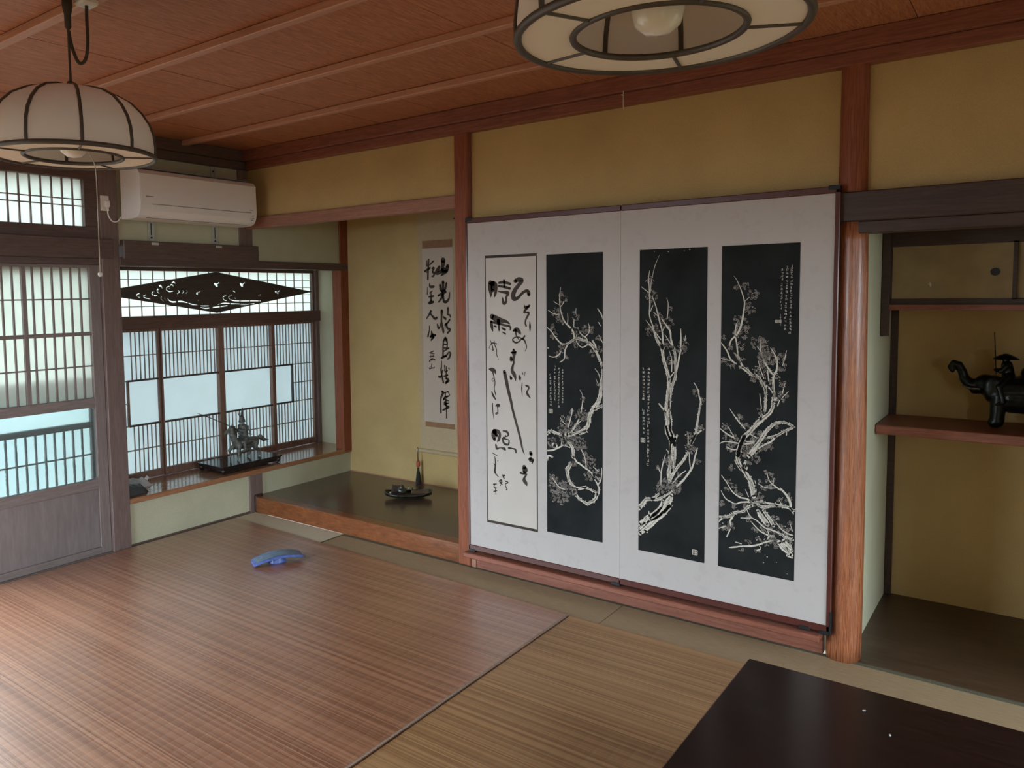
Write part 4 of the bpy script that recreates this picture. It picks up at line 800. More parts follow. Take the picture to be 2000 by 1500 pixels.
bm = B(); tube(bm, [(-0.078, -0.005, 0.066), (-0.096, -0.005, 0.062), (-0.096, -0.005, 0.046), (-0.080, -0.005, 0.046)], 0.003, 8); put('handle', loc2(bm), M['bronze_light'], pot)
bm = B()
for y in (-0.03, 0.035): tube(bm, [(-0.115, y, 0.03), (-0.112, y, 0.082)], 0.003, 6)
tube(bm, [(-0.112, -0.045, 0.080), (-0.112, 0.05, 0.084)], 0.003, 6); box(bm, -0.118, -0.03, 0.025, 0.031, 0.03, 0.082, 0.002)
put('screen_rail', loc2(bm), M['plumwood'], bo)
bm = B(); ellipsoid(bm, (-0.125, -0.022, 0.043), (0.007, 0.007, 0.009)); put('figure', loc2(bm), M['ivory'], bo, smooth=True)
bm = B(); ellipsoid(bm, (0.150, 0.0, 0.052), (0.005, 0.006, 0.010)); put('finial', loc2(bm), M['bronze'], bo, smooth=True)
bm = B(); ellipsoid(bm, (0.030, 0.02, 0.058), (0.005, 0.005, 0.014)); put('finial', loc2(bm), M['bronze'], bo, smooth=True)

# ------------------------------------------------------------------ air conditioner
M['ac'] = plain('white_plastic', (0.84, 0.84, 0.86, 1), 0.38, var=0.015, nscale=2)
M['ac_side'] = plain('ivory_plastic', (0.80, 0.78, 0.76, 1), 0.4, var=0.01)
M['grey'] = plain('grey_print', (0.25, 0.26, 0.29, 1), 0.5)
M['galv'] = plain('galvanised_steel', (0.52, 0.54, 0.53, 1), 0.45, 0.3, var=0.04, nscale=40)
ac = thing('air_conditioner', 'white wall air conditioner above the bay window', 'air conditioner', (0.12, -0.53, 2.005))
AY0, AY1 = -0.955, -0.103
prof = [(0.030, 2.300), (0.165, 2.298), (0.215, 2.286), (0.236, 2.262), (0.240, 2.12), (0.240, 2.086), (0.234, 2.050), (0.216, 2.022), (0.185, 2.008), (0.10, 2.004), (0.030, 2.006)]
def extr(bm, prof, y0, y1, ins=0.0):
    a = [bm.verts.new((p[0], y0, p[1])) for p in prof]; b = [bm.verts.new((p[0], y1, p[1])) for p in prof]
    bm.faces.new(a); bm.faces.new(b[::-1])
    for i in range(len(prof)): bm.faces.new((a[i], a[i-1], b[i-1], b[i]))
    return bm
put('body', extr(B(), prof, AY0, AY1), M['ac'], ac)
put('front_panel', box(B(), 0.2395, 0.2425, AY0+0.004, AY1-0.004, 2.092, 2.262, 0.001), M['ac'], ac)
fp = [(0.2415, 2.084), (0.2365, 2.050), (0.219, 2.0235), (0.200, 2.0125), (0.199, 2.010), (0.214, 2.020), (0.232, 2.048), (0.238, 2.084)]
put('louvre', extr(B(), fp, AY0+0.075, AY1-0.050), M['ac'], ac)
bm = B(); box(bm, 0.2390, 0.2412, AY0+0.07, AY1-0.045, 2.0855, 2.0895); box(bm, 0.1975, 0.2012, AY0+0.06, AY1-0.05, 2.0075, 2.0105)
put('louvre_gap', bm, M['grey'], ac)
put('brand_mark', box(B(), 0.2424, 0.2430, AY0+0.035, AY0+0.085, 2.128, 2.133), M['grey'], ac)
bm = B()
for k, (y, z, w) in enumerate(((-0.135, 2.062, .012), (-0.128, 2.052, .010), (-0.145, 2.048, .014), (-0.140, 2.040, .018), (-0.150, 2.105, 0.030))): box(bm, 0.2390 if z > 2.06 else 0.2335, 0.2428 if z > 2.08 else 0.2405, y-w/2, y+w/2, z-0.0016, z+0.0016)
put('indicator_print', bm, M['grey'], ac, kind='stuff')
put('top_grille', box(B(), 0.045, 0.19, AY0+0.03, AY1-0.03, 2.2985, 2.3025), M['grey'], ac)
rails = []
for y in (-0.745, -0.268):
    rl = thing('mounting_rail', ('slotted metal mounting rail left of two behind air conditioner' if y < -0.5 else 'slotted metal mounting rail right of two behind air conditioner'), 'rail', (0.005, y, 1.868), 'rails behind the air conditioner')
    bm = B(); box(bm, 0.0, 0.010, y-0.021, y-0.013, 1.868, 2.402); box(bm, 0.0, 0.010, y+0.013, y+0.021, 1.868, 2.402); box(bm, 0.0, 0.004, y-0.016, y+0.016, 1.868, 2.402)
    box(bm, 0.0, 0.045, y-0.024, y+0.024, 1.862, 1.878, 0.001)
    put('channel', bm, M['galv'], rl)
    for z in (1.91, 2.37):
        bm = B(); tube(bm, [(0.003, y, z), (0.008, y, z)], 0.006, 10); put('bolt', bm, M['iron'], rl)
    put('slot', box(B(), 0.0035, 0.0045, y-0.003, y+0.003, 1.925, 2.0), M['iron'], rl)
ol = thing('wall_outlet', 'white wall outlet with a plugged-in cord on the brown post', 'outlet', (0.012, -1.05, 2.05))
put('plate', box(B(), 0.012, 0.020, -1.078, -1.026, 2.052, 2.142, 0.003), M['ac_side'], ol)
put('plug', box(B(), 0.020, 0.046, -1.062, -1.032, 2.072, 2.112, 0.005), M['ac'], ol)
pts = catmull([(0.034, -1.046, 2.072), (0.032, -1.042, 2.03), (0.030, -1.02, 1.995), (0.030, -0.985, 1.993), (0.030, -0.95, 2.03), (0.04, -0.93, 2.045)], 6)
bm = B(); tube(bm, pts, 0.004, 8); put('cord', bm, M['ac'], ol, smooth=True)

# ------------------------------------------------------------------ pendant lamps
M['shade'] = sheet('lamp_shade_panel', (0.95, 0.90, 0.86, 1), 0.30, (0.90, 0.86, 0.82, 1))
M['ring'] = sheet('lamp_ring_panel', (0.95, 0.92, 0.88, 1), 0.20, (0.93, 0.91, 0.89, 1))
M['rib'] = plain('dark_lamp_wood', (0.062, 0.046, 0.034, 1), 0.5)
M['cordm'] = plain('brown_twisted_cord', (0.045, 0.030, 0.020, 1), 0.7)
M['bulb'] = plain('opal_bulb', (0.82, 0.82, 0.82, 1), 0.12, var=0.0)
R0, R1 = 0.250, 0.150
dome = [(0.250, 0.0), (0.2515, 0.03), (0.2475, 0.07), (0.236, 0.105), (0.214, 0.140), (0.182, 0.172), (0.138, 0.196), (0.082, 0.212), (0.030, 0.218)]
def lamp(c, phase, label, cordtop, string):
    L = thing('pendant_lamp', label, 'lamp', c, 'dome pendant lamps')
    for k in range(10):
        a0 = phase+2*math.pi*k/10; a1 = a0+2*math.pi/10
        bm = B(); lathe(bm, dome, c, 6, a0, a1); put('shade_panel', bm, M['shade'], L, smooth=True)
        if k % 2 == 0:
            bm = B(); lathe(bm, [(R0, 0.0), (R1, 0.0)], c, 12, a0, a0+2*math.pi/5); put('ring_panel', bm, M['ring'], L)
        bm = B(); tube(bm, [(c[0]+(r+0.001)*math.cos(a0), c[1]+(r+0.001)*math.sin(a0), c[2]+z) for r, z in dome], 0.0058, 6); put('rib', bm, M['rib'], L)
        if k % 2 == 0:
            bm = B(); tube(bm, [(c[0]+r*math.cos(a0), c[1]+r*math.sin(a0), c[2]-0.001) for r in (R1, R0)], 0.0038, 6); put('spoke', bm, M['rib'], L)
    for r, t, nm in ((R0+0.001, 0.0078, 'outer_rim'), (R1, 0.0065, 'inner_rim')):
        bm = B(); tube(bm, [(c[0]+r*math.cos(2*math.pi*q/48), c[1]+r*math.sin(2*math.pi*q/48), c[2]) for q in range(48)], t, 8, True); put(nm, bm, M['rib'], L, smooth=True)
    bm = B(); lathe(bm, [(0.034, 0.212), (0.034, 0.220), (0.014, 0.226), (0.010, 0.238), (0.001, 0.240)], c, 20); put('cap', bm, M['rib'], L, smooth=True)
    bm = B(); lathe(bm, [(0.001, 0.0), (0.022, 0.004), (0.040, 0.018), (0.047, 0.042), (0.043, 0.066), (0.028, 0.088), (0.016, 0.104), (0.014, 0.130)], (c[0], c[1], c[2]-0.006), 24); put('bulb', bm, M['bulb'], L, smooth=True)
    bm = B(); lathe(bm, [(0.016, 0.0), (0.019, 0.004), (0.019, 0.062), (0.006, 0.072)], (c[0], c[1], c[2]+0.120), 16); put('socket', bm, M['rib'], L, smooth=True)
    bm = B(); tube(bm, [(c[0], c[1], c[2]+0.23), (c[0], c[1], cordtop)], 0.0040, 8); put('cord', bm, M['cordm'], L)
    return L
C1 = (1.886, -2.205, 2.000); C2 = (3.830, -2.131, 1.997)
L1 = lamp(C1, math.radians(50), 'dome pendant lamp with a looped cord near the lattice door', 2.50, True)
bm = B(); lathe(bm, [(0.003, 0.0), (0.010, 0.01), (0.011, 0.05), (0.016, 0.075), (0.016, 0.10), (0.001, 0.10)], (1.886, -2.205, 2.400), 12); put('cord_adjuster', bm, M['cordm'], L1, smooth=True)
pts = catmull([(1.884, -2.203, 2.40), (1.890, -2.196, 2.345), (1.903, -2.183, 2.300), (1.916, -2.168, 2.310), (1.921, -2.160, 2.36), (1.918, -2.158, 2.44), (1.915, -2.155, 2.485)], 6)
bm = B(); tube(bm, pts, 0.0055, 8); put('cord_loop', bm, M['cordm'], L1, smooth=True)
bm = B(); box(bm, 1.885, 1.945, -2.185, -2.125, 2.484, 2.530, 0.006); put('ceiling_rose', bm, M['ac_side'], L1)
sx, sy = C1[0]+0.058, C1[1]+0.040
bm = B(); tube(bm, catmull([(C1[0]+0.02, C1[1]+0.015, 2.06), (sx-0.01, sy-0.01, 2.0), (sx, sy, 1.95), (sx+0.002, sy, 1.80), (sx, sy, 1.62)], 5), 0.0016, 6); put('pull_string', bm, plain('beige_string', (0.50, 0.44, 0.38, 1), 0.9), L1)
bm = B(); lathe(bm, [(0.001, 0.0), (0.005, 0.001), (0.008, 0.010), (0.004, 0.016), (0.001, 0.017)], (sx, sy, 1.606), 10); put('pull_knob', bm, M['ac_side'], L1, smooth=True)
L2 = lamp(C2, math.radians(29.3), 'dome pendant lamp cut off by the top edge, over the table', 2.50, False)
bm = B(); lathe(bm, [(0.028, 0.0), (0.030, 0.03), (0.001, 0.032)], (C2[0], C2[1], 2.468), 20); put('ceiling_rose', bm, M['ac_side'], L2, smooth=True)
# scrap of white string on the cornice
bm = B(); tube(bm, [(2.827, -0.064, 2.458), (2.828, -0.066, 2.43), (2.827, -0.066, 2.40), (2.828, -0.064, 2.374)], 0.0022, 6); ellipsoid(bm, (2.824, -0.066, 2.440), (0.006, 0.005, 0.004))
put('white_string', bm, plain('white_thread', (0.6, 0.55, 0.5, 1), 0.9), label='short white string hanging from the cornice', cat='string', base=(2.827, -0.065, 2.374))

# ------------------------------------------------------------------ bamboo mats on the tatami
def bamboo(name, dark, light, pitch=0.0062, cell=0.056, rough=0.36, coat=1.0):
    mt, nt, p = nodes(name)
    tc = N(nt, 'ShaderNodeTexCoord'); sp = N(nt, 'ShaderNodeSeparateXYZ'); nt.links.new(tc.outputs['Object'], sp.inputs[0])
    # one random tone per slat
    q = N(nt, 'ShaderNodeMath', operation='DIVIDE'); q.inputs[1].default_value = pitch; nt.links.new(sp.outputs['Y'], q.inputs[0])
    fl_ = N(nt, 'ShaderNodeMath', operation='FLOOR'); nt.links.new(q.outputs[0], fl_.inputs[0])
    wn = N(nt, 'ShaderNodeTexWhiteNoise', noise_dimensions='1D'); nt.links.new(fl_.outputs[0], wn.inputs['W'])
    f = noise(nt, coord(nt, (1.0, 150, 1)), 2.0, 5, 0.6); g = noise(nt, coord(nt), 1.3, 3)
    a = N(nt, 'ShaderNodeMath', operation='MULTIPLY_ADD'); a.inputs[1].default_value = 0.30; nt.links.new(wn.outputs['Value'], a.inputs[0])
    b = N(nt, 'ShaderNodeMath', operation='MULTIPLY_ADD'); b.inputs[1].default_value = 0.45; nt.links.new(f, b.inputs[0]); 
    c = N(nt, 'ShaderNodeMath', operation='MULTIPLY'); c.inputs[1].default_value = 0.35; nt.links.new(g, c.inputs[0])
    nt.links.new(c.outputs[0], b.inputs[2]); nt.links.new(b.outputs[0], a.inputs[2])
    nt.links.new(ramp(nt, a.outputs[0], [(0.33, dark), (0.80, light)]), p.inputs['Base Color'])
    # rounded slats, with narrow grooves where the binding threads run
    s1 = N(nt, 'ShaderNodeMath', operation='MULTIPLY'); s1.inputs[1].default_value = math.pi/pitch; nt.links.new(sp.outputs['Y'], s1.inputs[0])
    s2 = N(nt, 'ShaderNodeMath', operation='SINE'); nt.links.new(s1.outputs[0], s2.inputs[0])
    s3 = N(nt, 'ShaderNodeMath', operation='ABSOLUTE'); nt.links.new(s2.outputs[0], s3.inputs[0])
    t1 = N(nt, 'ShaderNodeMath', operation='MULTIPLY'); t1.inputs[1].default_value = math.pi/cell; nt.links.new(sp.outputs['X'], t1.inputs[0])
    t2 = N(nt, 'ShaderNodeMath', operation='SINE'); nt.links.new(t1.outputs[0], t2.inputs[0])
    t3 = N(nt, 'ShaderNodeMath', operation='ABSOLUTE'); nt.links.new(t2.outputs[0], t3.inputs[0])
    t5 = N(nt, 'ShaderNodeMath', operation='POWER'); t5.inputs[1].default_value = 0.45; nt.links.new(t3.outputs[0], t5.inputs[0])
    t4 = N(nt, 'ShaderNodeMath', operation='MULTIPLY_ADD'); t4.inputs[1].default_value = 0.12
    nt.links.new(s3.outputs[0], t4.inputs[0]); nt.links.new(t5.outputs[0], t4.inputs[2])
    p.inputs['Roughness'].default_value = rough; p.inputs['Specular IOR Level'].default_value = 0.6
    p.inputs['Coat Weight'].default_value = coat; p.inputs['Coat Roughness'].default_value = 0.30
    bump(nt, p, t4.outputs[0], 0.30, 0.0022)
    nt.links.new(p.inputs['Normal'].links[0].from_socket, p.inputs['Coat Normal']); return mt
M['bam1'] = bamboo('russet_bamboo', (0.18, 0.066, 0.034, 1), (0.47, 0.225, 0.130, 1))
M['bam2'] = bamboo('tan_bamboo', (0.22, 0.105, 0.040, 1), (0.47, 0.265, 0.120, 1), rough=0.5, coat=0.0)
M['edge1'] = plain('brown_mat_edging', (0.30, 0.21, 0.16, 1), 0.85, nscale=120, var=0.15)
def rug(name, quad, z1, mat, label, edges_):
    t = thing(name, label, 'mat', (sum(p[0] for p in quad)/4, sum(p[1] for p in quad)/4, 0.0015))
    bm = B(); n = 24
    top = []; 
    A, Bq, Cq, Dq = [Vector((p[0], p[1], 0)) for p in quad]
    for i in range(n+1):
        row = []
        for j in range(n+1):
            u, v = i/n, j/n
            p = (A*(1-u)+Bq*u)*(1-v) + (Dq*(1-u)+Cq*u)*v
            row.append(bm.verts.new((p.x, p.y, z1)))
        top.append(row)
    for i in range(n):
        for j in range(n): bm.faces.new((top[i][j], top[i+1][j], top[i+1][j+1], top[i][j+1]))
    ex = bmesh.ops.extrude_face_region(bm, geom=bm.faces[:])
    for v in ex['geom']:
        if isinstance(v, bmesh.types.BMVert): v.co.z = 0.0015
    put('woven_slats', bm, mat, t)
    for (i, j, w) in edges_:
        a, b = Vector((*quad[i], 0)), Vector((*quad[j], 0)); d = (b-a).normalized(); nn = Vector((-d.y, d.x, 0))*w
        bm = B(); vs = [a, b, b+nn, a+nn]
        lo = [bm.verts.new((v.x, v.y, 0.0015)) for v in vs]; hi = [bm.verts.new((v.x, v.y, z1+0.0012)) for v in vs]
        bm.faces.new(lo[::-1]); bm.faces.new(hi)
        for k in range(4): bm.faces.new((lo[k], lo[(k+1)%4], hi[(k+1)%4], hi[k]))
        put('edge_binding', bm, M['edge1'], t)
    return t
rug('bamboo_mat', [(0.040, -0.200), (2.668, -0.302), (2.684, -4.20), (0.020, -4.20)], 0.009, M['bam1'], 'large russet bamboo mat on the left of the room', [(1, 2, -0.010)])
rug('bamboo_mat', [(2.674, -0.300), (5.40, -0.318), (5.40, -4.20), (2.690, -4.20)], 0.006, M['bam2'], 'tan bamboo mat under the dark low table', [])

# ------------------------------------------------------------------ low table
M['tabletop'] = wood('dark_lacquered_table', (0.0155, 0.0075, 0.006, 1), (0.030, 0.0135, 0.011, 1), 'x', 7, 3, 0.22, 0.02, coat=0.08, dist=3, spec=0.3)
tb = thing('low_table', 'dark lacquered low table in the foreground', 'table', (4.42, -1.47, 0.006))
TX0, TX1, TY0, TY1 = 3.672, 5.17, -2.00, -0.957
put('table_top', box(B(), TX0, TX1, TY0, TY1, 0.302, 0.340, 0.006), M['tabletop'], tb)
bm = B(); box(bm, TX0+0.07, TX1-0.07, TY0+0.07, TY0+0.09, 0.24, 0.302); box(bm, TX0+0.07, TX1-0.07, TY1-0.09, TY1-0.07, 0.24, 0.302); box(bm, TX0+0.07, TX0+0.09, TY0+0.07, TY1-0.07, 0.24, 0.302); box(bm, TX1-0.09, TX1-0.07, TY0+0.07, TY1-0.07, 0.24, 0.302)
put('apron', bm, M['tabletop'], tb)
for x in (TX0+0.06, TX1-0.14):
    for y in (TY0+0.06, TY1-0.14): put('leg', box(B(), x, x+0.08, y, y+0.08, 0.0062, 0.302, 0.005), M['tabletop'], tb)
for q, (x, y) in enumerate(((4.028, -1.098), (4.105, -1.195))):
    bm = B(); ellipsoid(bm, (x, y, 0.3412), (0.0055, 0.003, 0.0012), Matrix.Rotation(0.7+q, 3, 'Z'), 8, 5)
    put('paper_scrap', bm, plain('scrap_white', (0.7, 0.7, 0.7, 1), 0.8), label=('tiny white scrap on the dark table nearer the log pillar' if q == 0 else 'tiny white scrap on the dark table nearer the viewer'), cat='scrap', group='white specks on the table', base=(x, y, 0.340))

# ------------------------------------------------------------------ blue footed dish on the mat
M['blue'] = plain('blue_glaze', (0.085, 0.14, 0.42, 1), 0.3, var=0.12, nscale=60)
M['blue_grey'] = plain('grey_blue_glaze', (0.13, 0.185, 0.26, 1), 0.35, var=0.15, nscale=70)
dc = Vector((0.975, -0.632, 0.0092))
dd = thing('footed_dish', 'blue glazed arched dish on an oval foot lying on the mat', 'dish', dc)
ra = math.atan2(0.252, 0.128)
MD = Matrix.Translation(dc) @ Matrix.Rotation(ra, 4, 'Z')
def arch(bm, z0, L, W, th):
    n = 20; rows = []
    for i in range(n+1):
        t = -1+2*i/n; w = W*(1-0.22*abs(t)**3); z = z0 + 0.006*t - 0.024*t*t
        row = [bm.verts.new((t*L, s*w, z + (0.003 if abs(s) == 1 else 0.0) + dz)) for dz in (0.0, th) for s in (-1, -0.6, 0, 0.6, 1)]
        rows.append(row)
    for i in range(n):
        a, b = rows[i], rows[i+1]
        for k in range(4):
            bm.faces.new((a[k], a[k+1], b[k+1], b[k])); bm.faces.new((a[5+k], b[5+k], b[6+k], a[6+k]))
        bm.faces.new((a[0], b[0], b[5], a[5])); bm.faces.new((a[4], a[9], b[9], b[4]))
    for r in (rows[0], rows[-1]):
        for k in range(4): bm.faces.new((r[k], r[k+1], r[6+k], r[5+k]))
    return bm
bm = arch(B(), 0.036, 0.142, 0.058, 0.013); bm.transform(MD); put('plate', bm, M['blue'], dd)
bm = arch(B(), 0.0495, 0.136, 0.050, 0.0015); bm.transform(MD); put('top_surface', bm, M['blue_grey'], dd)
bm = B(); lathe(bm, [(0.001, 0.0), (0.040, 0.0), (0.044, 0.006), (0.038, 0.030), (0.036, 0.040), (0.001, 0.040)], (0, 0, 0), 28)
bm.transform(MD @ Matrix.Diagonal((1.2, 0.8, 1, 1))); put('foot', bm, M['blue'], dd, smooth=False)

# ------------------------------------------------------------------ bronze rider on horseback, on a lacquer stand on the ledge
M['stand'] = plain('black_lacquer', (0.018, 0.013, 0.014, 1), 0.16, var=0.05)
M['patina'] = plain('grey_green_bronze', (0.15, 0.155, 0.145, 1), 0.5, 0.35, var=0.2, nscale=70)
M['patina_dark'] = plain('dark_bronze', (0.10, 0.103, 0.098, 1), 0.5, 0.35, var=0.3, nscale=70)
st = thing('display_stand', 'black lacquer display stand with scrolled feet on the ledge', 'stand', (-0.18, 0.025, 0.302))
put('stand_top', box(B(), -0.330, -0.030, -0.242, 0.292, 0.346, 0.358, 0.002), M['stand'], st)
put('moulding', box(B(), -0.322, -0.038, -0.234, 0.284, 0.336, 0.346, 0.002), M['stand'], st)
bm = B(); box(bm, -0.315, -0.045, -0.226, -0.212, 0.322, 0.336); box(bm, -0.315, -0.045, 0.262, 0.276, 0.322, 0.336); box(bm, -0.060, -0.046, -0.22, 0.27, 0.316, 0.336); box(bm, -0.314, -0.300, -0.22, 0.27, 0.316, 0.336)
put('apron', bm, M['stand'], st)
for x in (-0.306, -0.054):
    for y in (-0.214, 0.264):
        bm = B(); sg = 1 if y > 0 else -1
        tube(bm, [(x, y, 0.336), (x, y+sg*0.010, 0.326), (x, y+sg*0.006, 0.314), (x, y-sg*0.012, 0.307)], [0.014, 0.017, 0.012, 0.0062], 10); put('foot', bm, M['stand'], st, smooth=True)
HX, HZ = -0.165, 0.358
hr = thing('rider_statue', 'bronze armoured rider with a spear on a walking horse', 'statue', (HX, 0.05, HZ))
bm = B()
def cp(a, b, ra, rb): capsule(bm, (HX+a[0], a[1], a[2]), (HX+b[0], b[1], b[2]), ra, rb, 10)
# trunk of the horse, facing -y
cp((0, 0.00, 0.470), (0, 0.145, 0.472), 0.038, 0.037); cp((0, 0.06, 0.463), (0, 0.10, 0.463), 0.041, 0.040)
cp((0, -0.015, 0.475), (0, -0.055, 0.545), 0.034, 0.023); cp((0, -0.055, 0.545), (0, -0.060, 0.588), 0.023, 0.019)
cp((0, -0.058, 0.592), (0, -0.106, 0.572), 0.017, 0.0105); cp((0, -0.100, 0.574), (0, -0.116, 0.562), 0.0115, 0.0095)
for s in (-1, 1):
    cp((s*0.010, -0.052, 0.606), (s*0.012, -0.050, 0.626), 0.005, 0.0025)
cp((0, 0.155, 0.488), (0, 0.200, 0.494), 0.013, 0.012); cp((0, 0.200, 0.494), (0, 0.232, 0.470), 0.020, 0.016); cp((0, 0.232, 0.470), (0, 0.282, 0.460), 0.014, 0.003)
# legs: one foreleg planted, one lifted, hind legs striding
def leg(pts, rs):
    for i in range(len(pts)-1): cp(pts[i], pts[i+1], rs[i], rs[i+1])
leg([(0.022, -0.010, 0.460), (0.022, -0.014, 0.415), (0.022, -0.018, 0.378), (0.022, -0.026, 0.3695)], [0.020, 0.0115, 0.0075, 0.009])
leg([(-0.022, -0.022, 0.460), (-0.024, -0.066, 0.432), (-0.024, -0.050, 0.392), (-0.024, -0.058, 0.383)], [0.019, 0.0105, 0.007, 0.008])
leg([(0.024, 0.138, 0.462), (0.024, 0.132, 0.430), (0.024, 0.168, 0.404), (0.024, 0.170, 0.372), (0.024, 0.162, 0.3695)], [0.027, 0.017, 0.010, 0.0075, 0.009])
leg([(-0.024, 0.130, 0.462), (-0.024, 0.108, 0.430), (-0.024, 0.128, 0.402), (-0.024, 0.108, 0.374), (-0.024, 0.098, 0.3695)], [0.026, 0.016, 0.0095, 0.0075, 0.009])
o = put('horse', bm, M['patina'], hr); melt(o, 0.0038, 3)
bm = B()
for k in range(7): 
    t = k/6; capsule(bm, (HX, -0.035+0.0*t-0.012*t, 0.535+0.075*t), (HX, -0.012-0.012*t, 0.530+0.070*t), 0.008, 0.004, 8)
o = put('mane', bm, M['patina_dark'], hr); melt(o, 0.003, 2)
bm = B()                                                    # saddle cloth and skirts
for s in (-1, 1):
    capsule(bm, (HX+s*0.036, 0.015, 0.485), (HX+s*0.040, 0.085, 0.485), 0.018, 0.018, 8); capsule(bm, (HX+s*0.044, 0.020, 0.452), (HX+s*0.044, 0.078, 0.450), 0.014, 0.014, 8); capsule(bm, (HX+s*0.043, 0.035, 0.430), (HX+s*0.043, 0.065, 0.428), 0.010, 0.010, 8)
o = put('saddle_cloth', bm, M['patina_dark'], hr); melt(o, 0.0035, 2)
bm = B()                                                    # the rider: one body
def rp(a, b, ra, rb): capsule(bm, (HX+a[0], a[1], a[2]), (HX+b[0], b[1], b[2]), ra, rb, 10)
rp((0, 0.055, 0.520), (0, 0.046, 0.590), 0.027, 0.026); rp((-0.018, 0.046, 0.598), (0.018, 0.046, 0.598), 0.017, 0.017); rp((0, 0.044, 0.605), (0, 0.040, 0.640), 0.014, 0.014)
ellipsoid(bm, (HX, 0.036, 0.640), (0.0165, 0.018, 0.020))
for s in (-1, 1):
    rp((s*0.018, 0.055, 0.512), (s*0.045, 0.020, 0.487), 0.020, 0.015); rp((s*0.045, 0.020, 0.487), (s*0.050, 0.022, 0.437), 0.0135, 0.009); rp((s*0.050, 0.022, 0.432), (s*0.050, -0.008, 0.428), 0.008, 0.006)
    rp((s*0.030, 0.046, 0.598), (s*0.042, 0.030, 0.562), 0.012, 0.009); rp((s*0.042, 0.030, 0.562), (s*0.022, -0.008, 0.578), 0.009, 0.007)
o = put('rider', bm, M['patina'], hr); melt(o, 0.0035, 2)
bm = B()                                                    # helmet: bowl, neck guard and crest horns
lathe(bm, [(0.026, -0.020), (0.024, -0.010), (0.019, 0.0), (0.0175, 0.012), (0.011, 0.022), (0.001, 0.026)], (HX, 0.038, 0.648), 18)
tube(bm, [(HX, 0.036, 0.668), (HX, 0.043, 0.700), (HX, 0.046, 0.735)], [0.010, 0.007, 0.001], 8)
for s in (-1, 1): tube(bm, [(HX+s*0.006, 0.026, 0.668), (HX+s*0.016, 0.018, 0.690), (HX+s*0.020, 0.020, 0.712)], [0.004, 0.0032, 0.001], 6)
put('helmet', bm, M['patina_dark'], hr, smooth=True)
bm = B()
for s in (-1, 1):
    vs = [(0.024, 0.030), (0.024, 0.066), (0.046, 0.064), (0.046, 0.030)]
    box(bm, HX+s*0.041-0.004, HX+s*0.041+0.004, 0.030, 0.064, 0.566, 0.604, 0.003)
box(bm, HX-0.024, HX+0.024, 0.066, 0.074, 0.52, 0.60, 0.003)
for k in range(4): box(bm, HX-0.030, HX+0.030, 0.020, 0.028, 0.515+0.018*k, 0.530+0.018*k, 0.003)
put('armour_plates', bm, M['patina_dark'], hr)
bm = B(); tube(bm, [(HX+0.030, 0.10, 0.530), (HX+0.022, -0.008, 0.578), (HX+0.008, -0.26, 0.704)], 0.0032, 6); tube(bm, [(HX+0.008, -0.26, 0.704), (HX+0.006, -0.275, 0.711), (HX+0.003, -0.345, 0.741)], [0.004, 0.0062, 0.001], 6)
put('spear', bm, M['patina_dark'], hr)
bm = B(); tube(bm, [(HX+0.010, -0.108, 0.570), (HX+0.030, -0.05, 0.555), (HX+0.022, -0.008, 0.578)], 0.0016, 5); tube(bm, [(HX-0.010, -0.108, 0.570), (HX-0.030, -0.05, 0.555), (HX-0.022, -0.008, 0.578)], 0.0016, 5)
put('reins', bm, M['patina_dark'], hr)
bm = B(); tube(bm, [(HX+0.034, 0.064, 0.50), (HX+0.040, 0.074, 0.56), (HX+0.042, 0.080, 0.615)], [0.003, 0.003, 0.0015], 6); put('sword', bm, M['patina_dark'], hr)

# ------------------------------------------------------------------ things at the left end of the ledge
M['blackvinyl'] = plain('dark_grey_vinyl', (0.045, 0.053, 0.058, 1), 0.35, var=0.1)
M['tissue'] = sheet('white_plastic_film', (0.97, 0.98, 1.0, 1), 0.5, (0.9, 0.9, 0.9, 1))
bx = thing('dark_pouch', 'dark grey vinyl pouch at the left end of the ledge', 'pouch', (-0.12, -0.86, 0.302))
bm = B()
rows = []
for i in range(9):
    t = i/8; y = -0.962+0.172*t
    h = 0.068*(1-0.22*t) if i < 7 else (0.030 if i == 7 else 0.004)
    w0, w1 = (-0.185, -0.052) if i < 7 else ((-0.178, -0.058) if i == 7 else (-0.165, -0.07))
    rows.append([(w0, y, 0.302), (w0+0.006, y, 0.302+h*.7), ((w0*2+w1)/3, y, 0.302+h), ((w0+2*w1)/3, y, 0.302+h*(.92 if i % 2 else 1.02)), (w1-0.006, y, 0.302+h*.75), (w1, y, 0.302)])
vr = [[bm.verts.new(p) for p in r] for r in rows]
for i in range(8):
    for k in range(5): bm.faces.new((vr[i][k], vr[i][k+1], vr[i+1][k+1], vr[i+1][k]))
    bm.faces.new((vr[i][5], vr[i][0], vr[i+1][0], vr[i+1][5]))
bm.faces.new(vr[0]); bm.faces.new(vr[-1][::-1]); put('pouch_body', bm, M['blackvinyl'], bx)
bm = B(); tube(bm, [(-0.178, -0.955, 0.350), (-0.10, -0.955, 0.354), (-0.09, -0.83, 0.345)], 0.003, 6); put('zip', bm, M['galv'], bx)
ti = thing('tissue_pack', 'crumpled white plastic packet behind the dark pouch', 'packet', (-0.28, -0.80, 0.302))
bm = B(); rr = random.Random(8); n = 9; g = []
for i in range(n):
    row = []
    for j in range(n):
        u, v = i/(n-1)-.5, j/(n-1)-.5
        e = max(abs(u), abs(v))*2
        z = 0.302+0.055*(1-e**2.5)*(0.75+0.4*rr.random()) + (0.012 if (i == 6 and j > 5) else 0)
        row.append(bm.verts.new((-0.275+u*0.15+rr.uniform(-.005, .005)*(1-e), -0.790+v*0.22+rr.uniform(-.005, .005)*(1-e), z)))
    g.append(row)
for i in range(n-1):
    for j in range(n-1): bm.faces.new((g[i][j], g[i+1][j], g[i+1][j+1], g[i][j+1]))
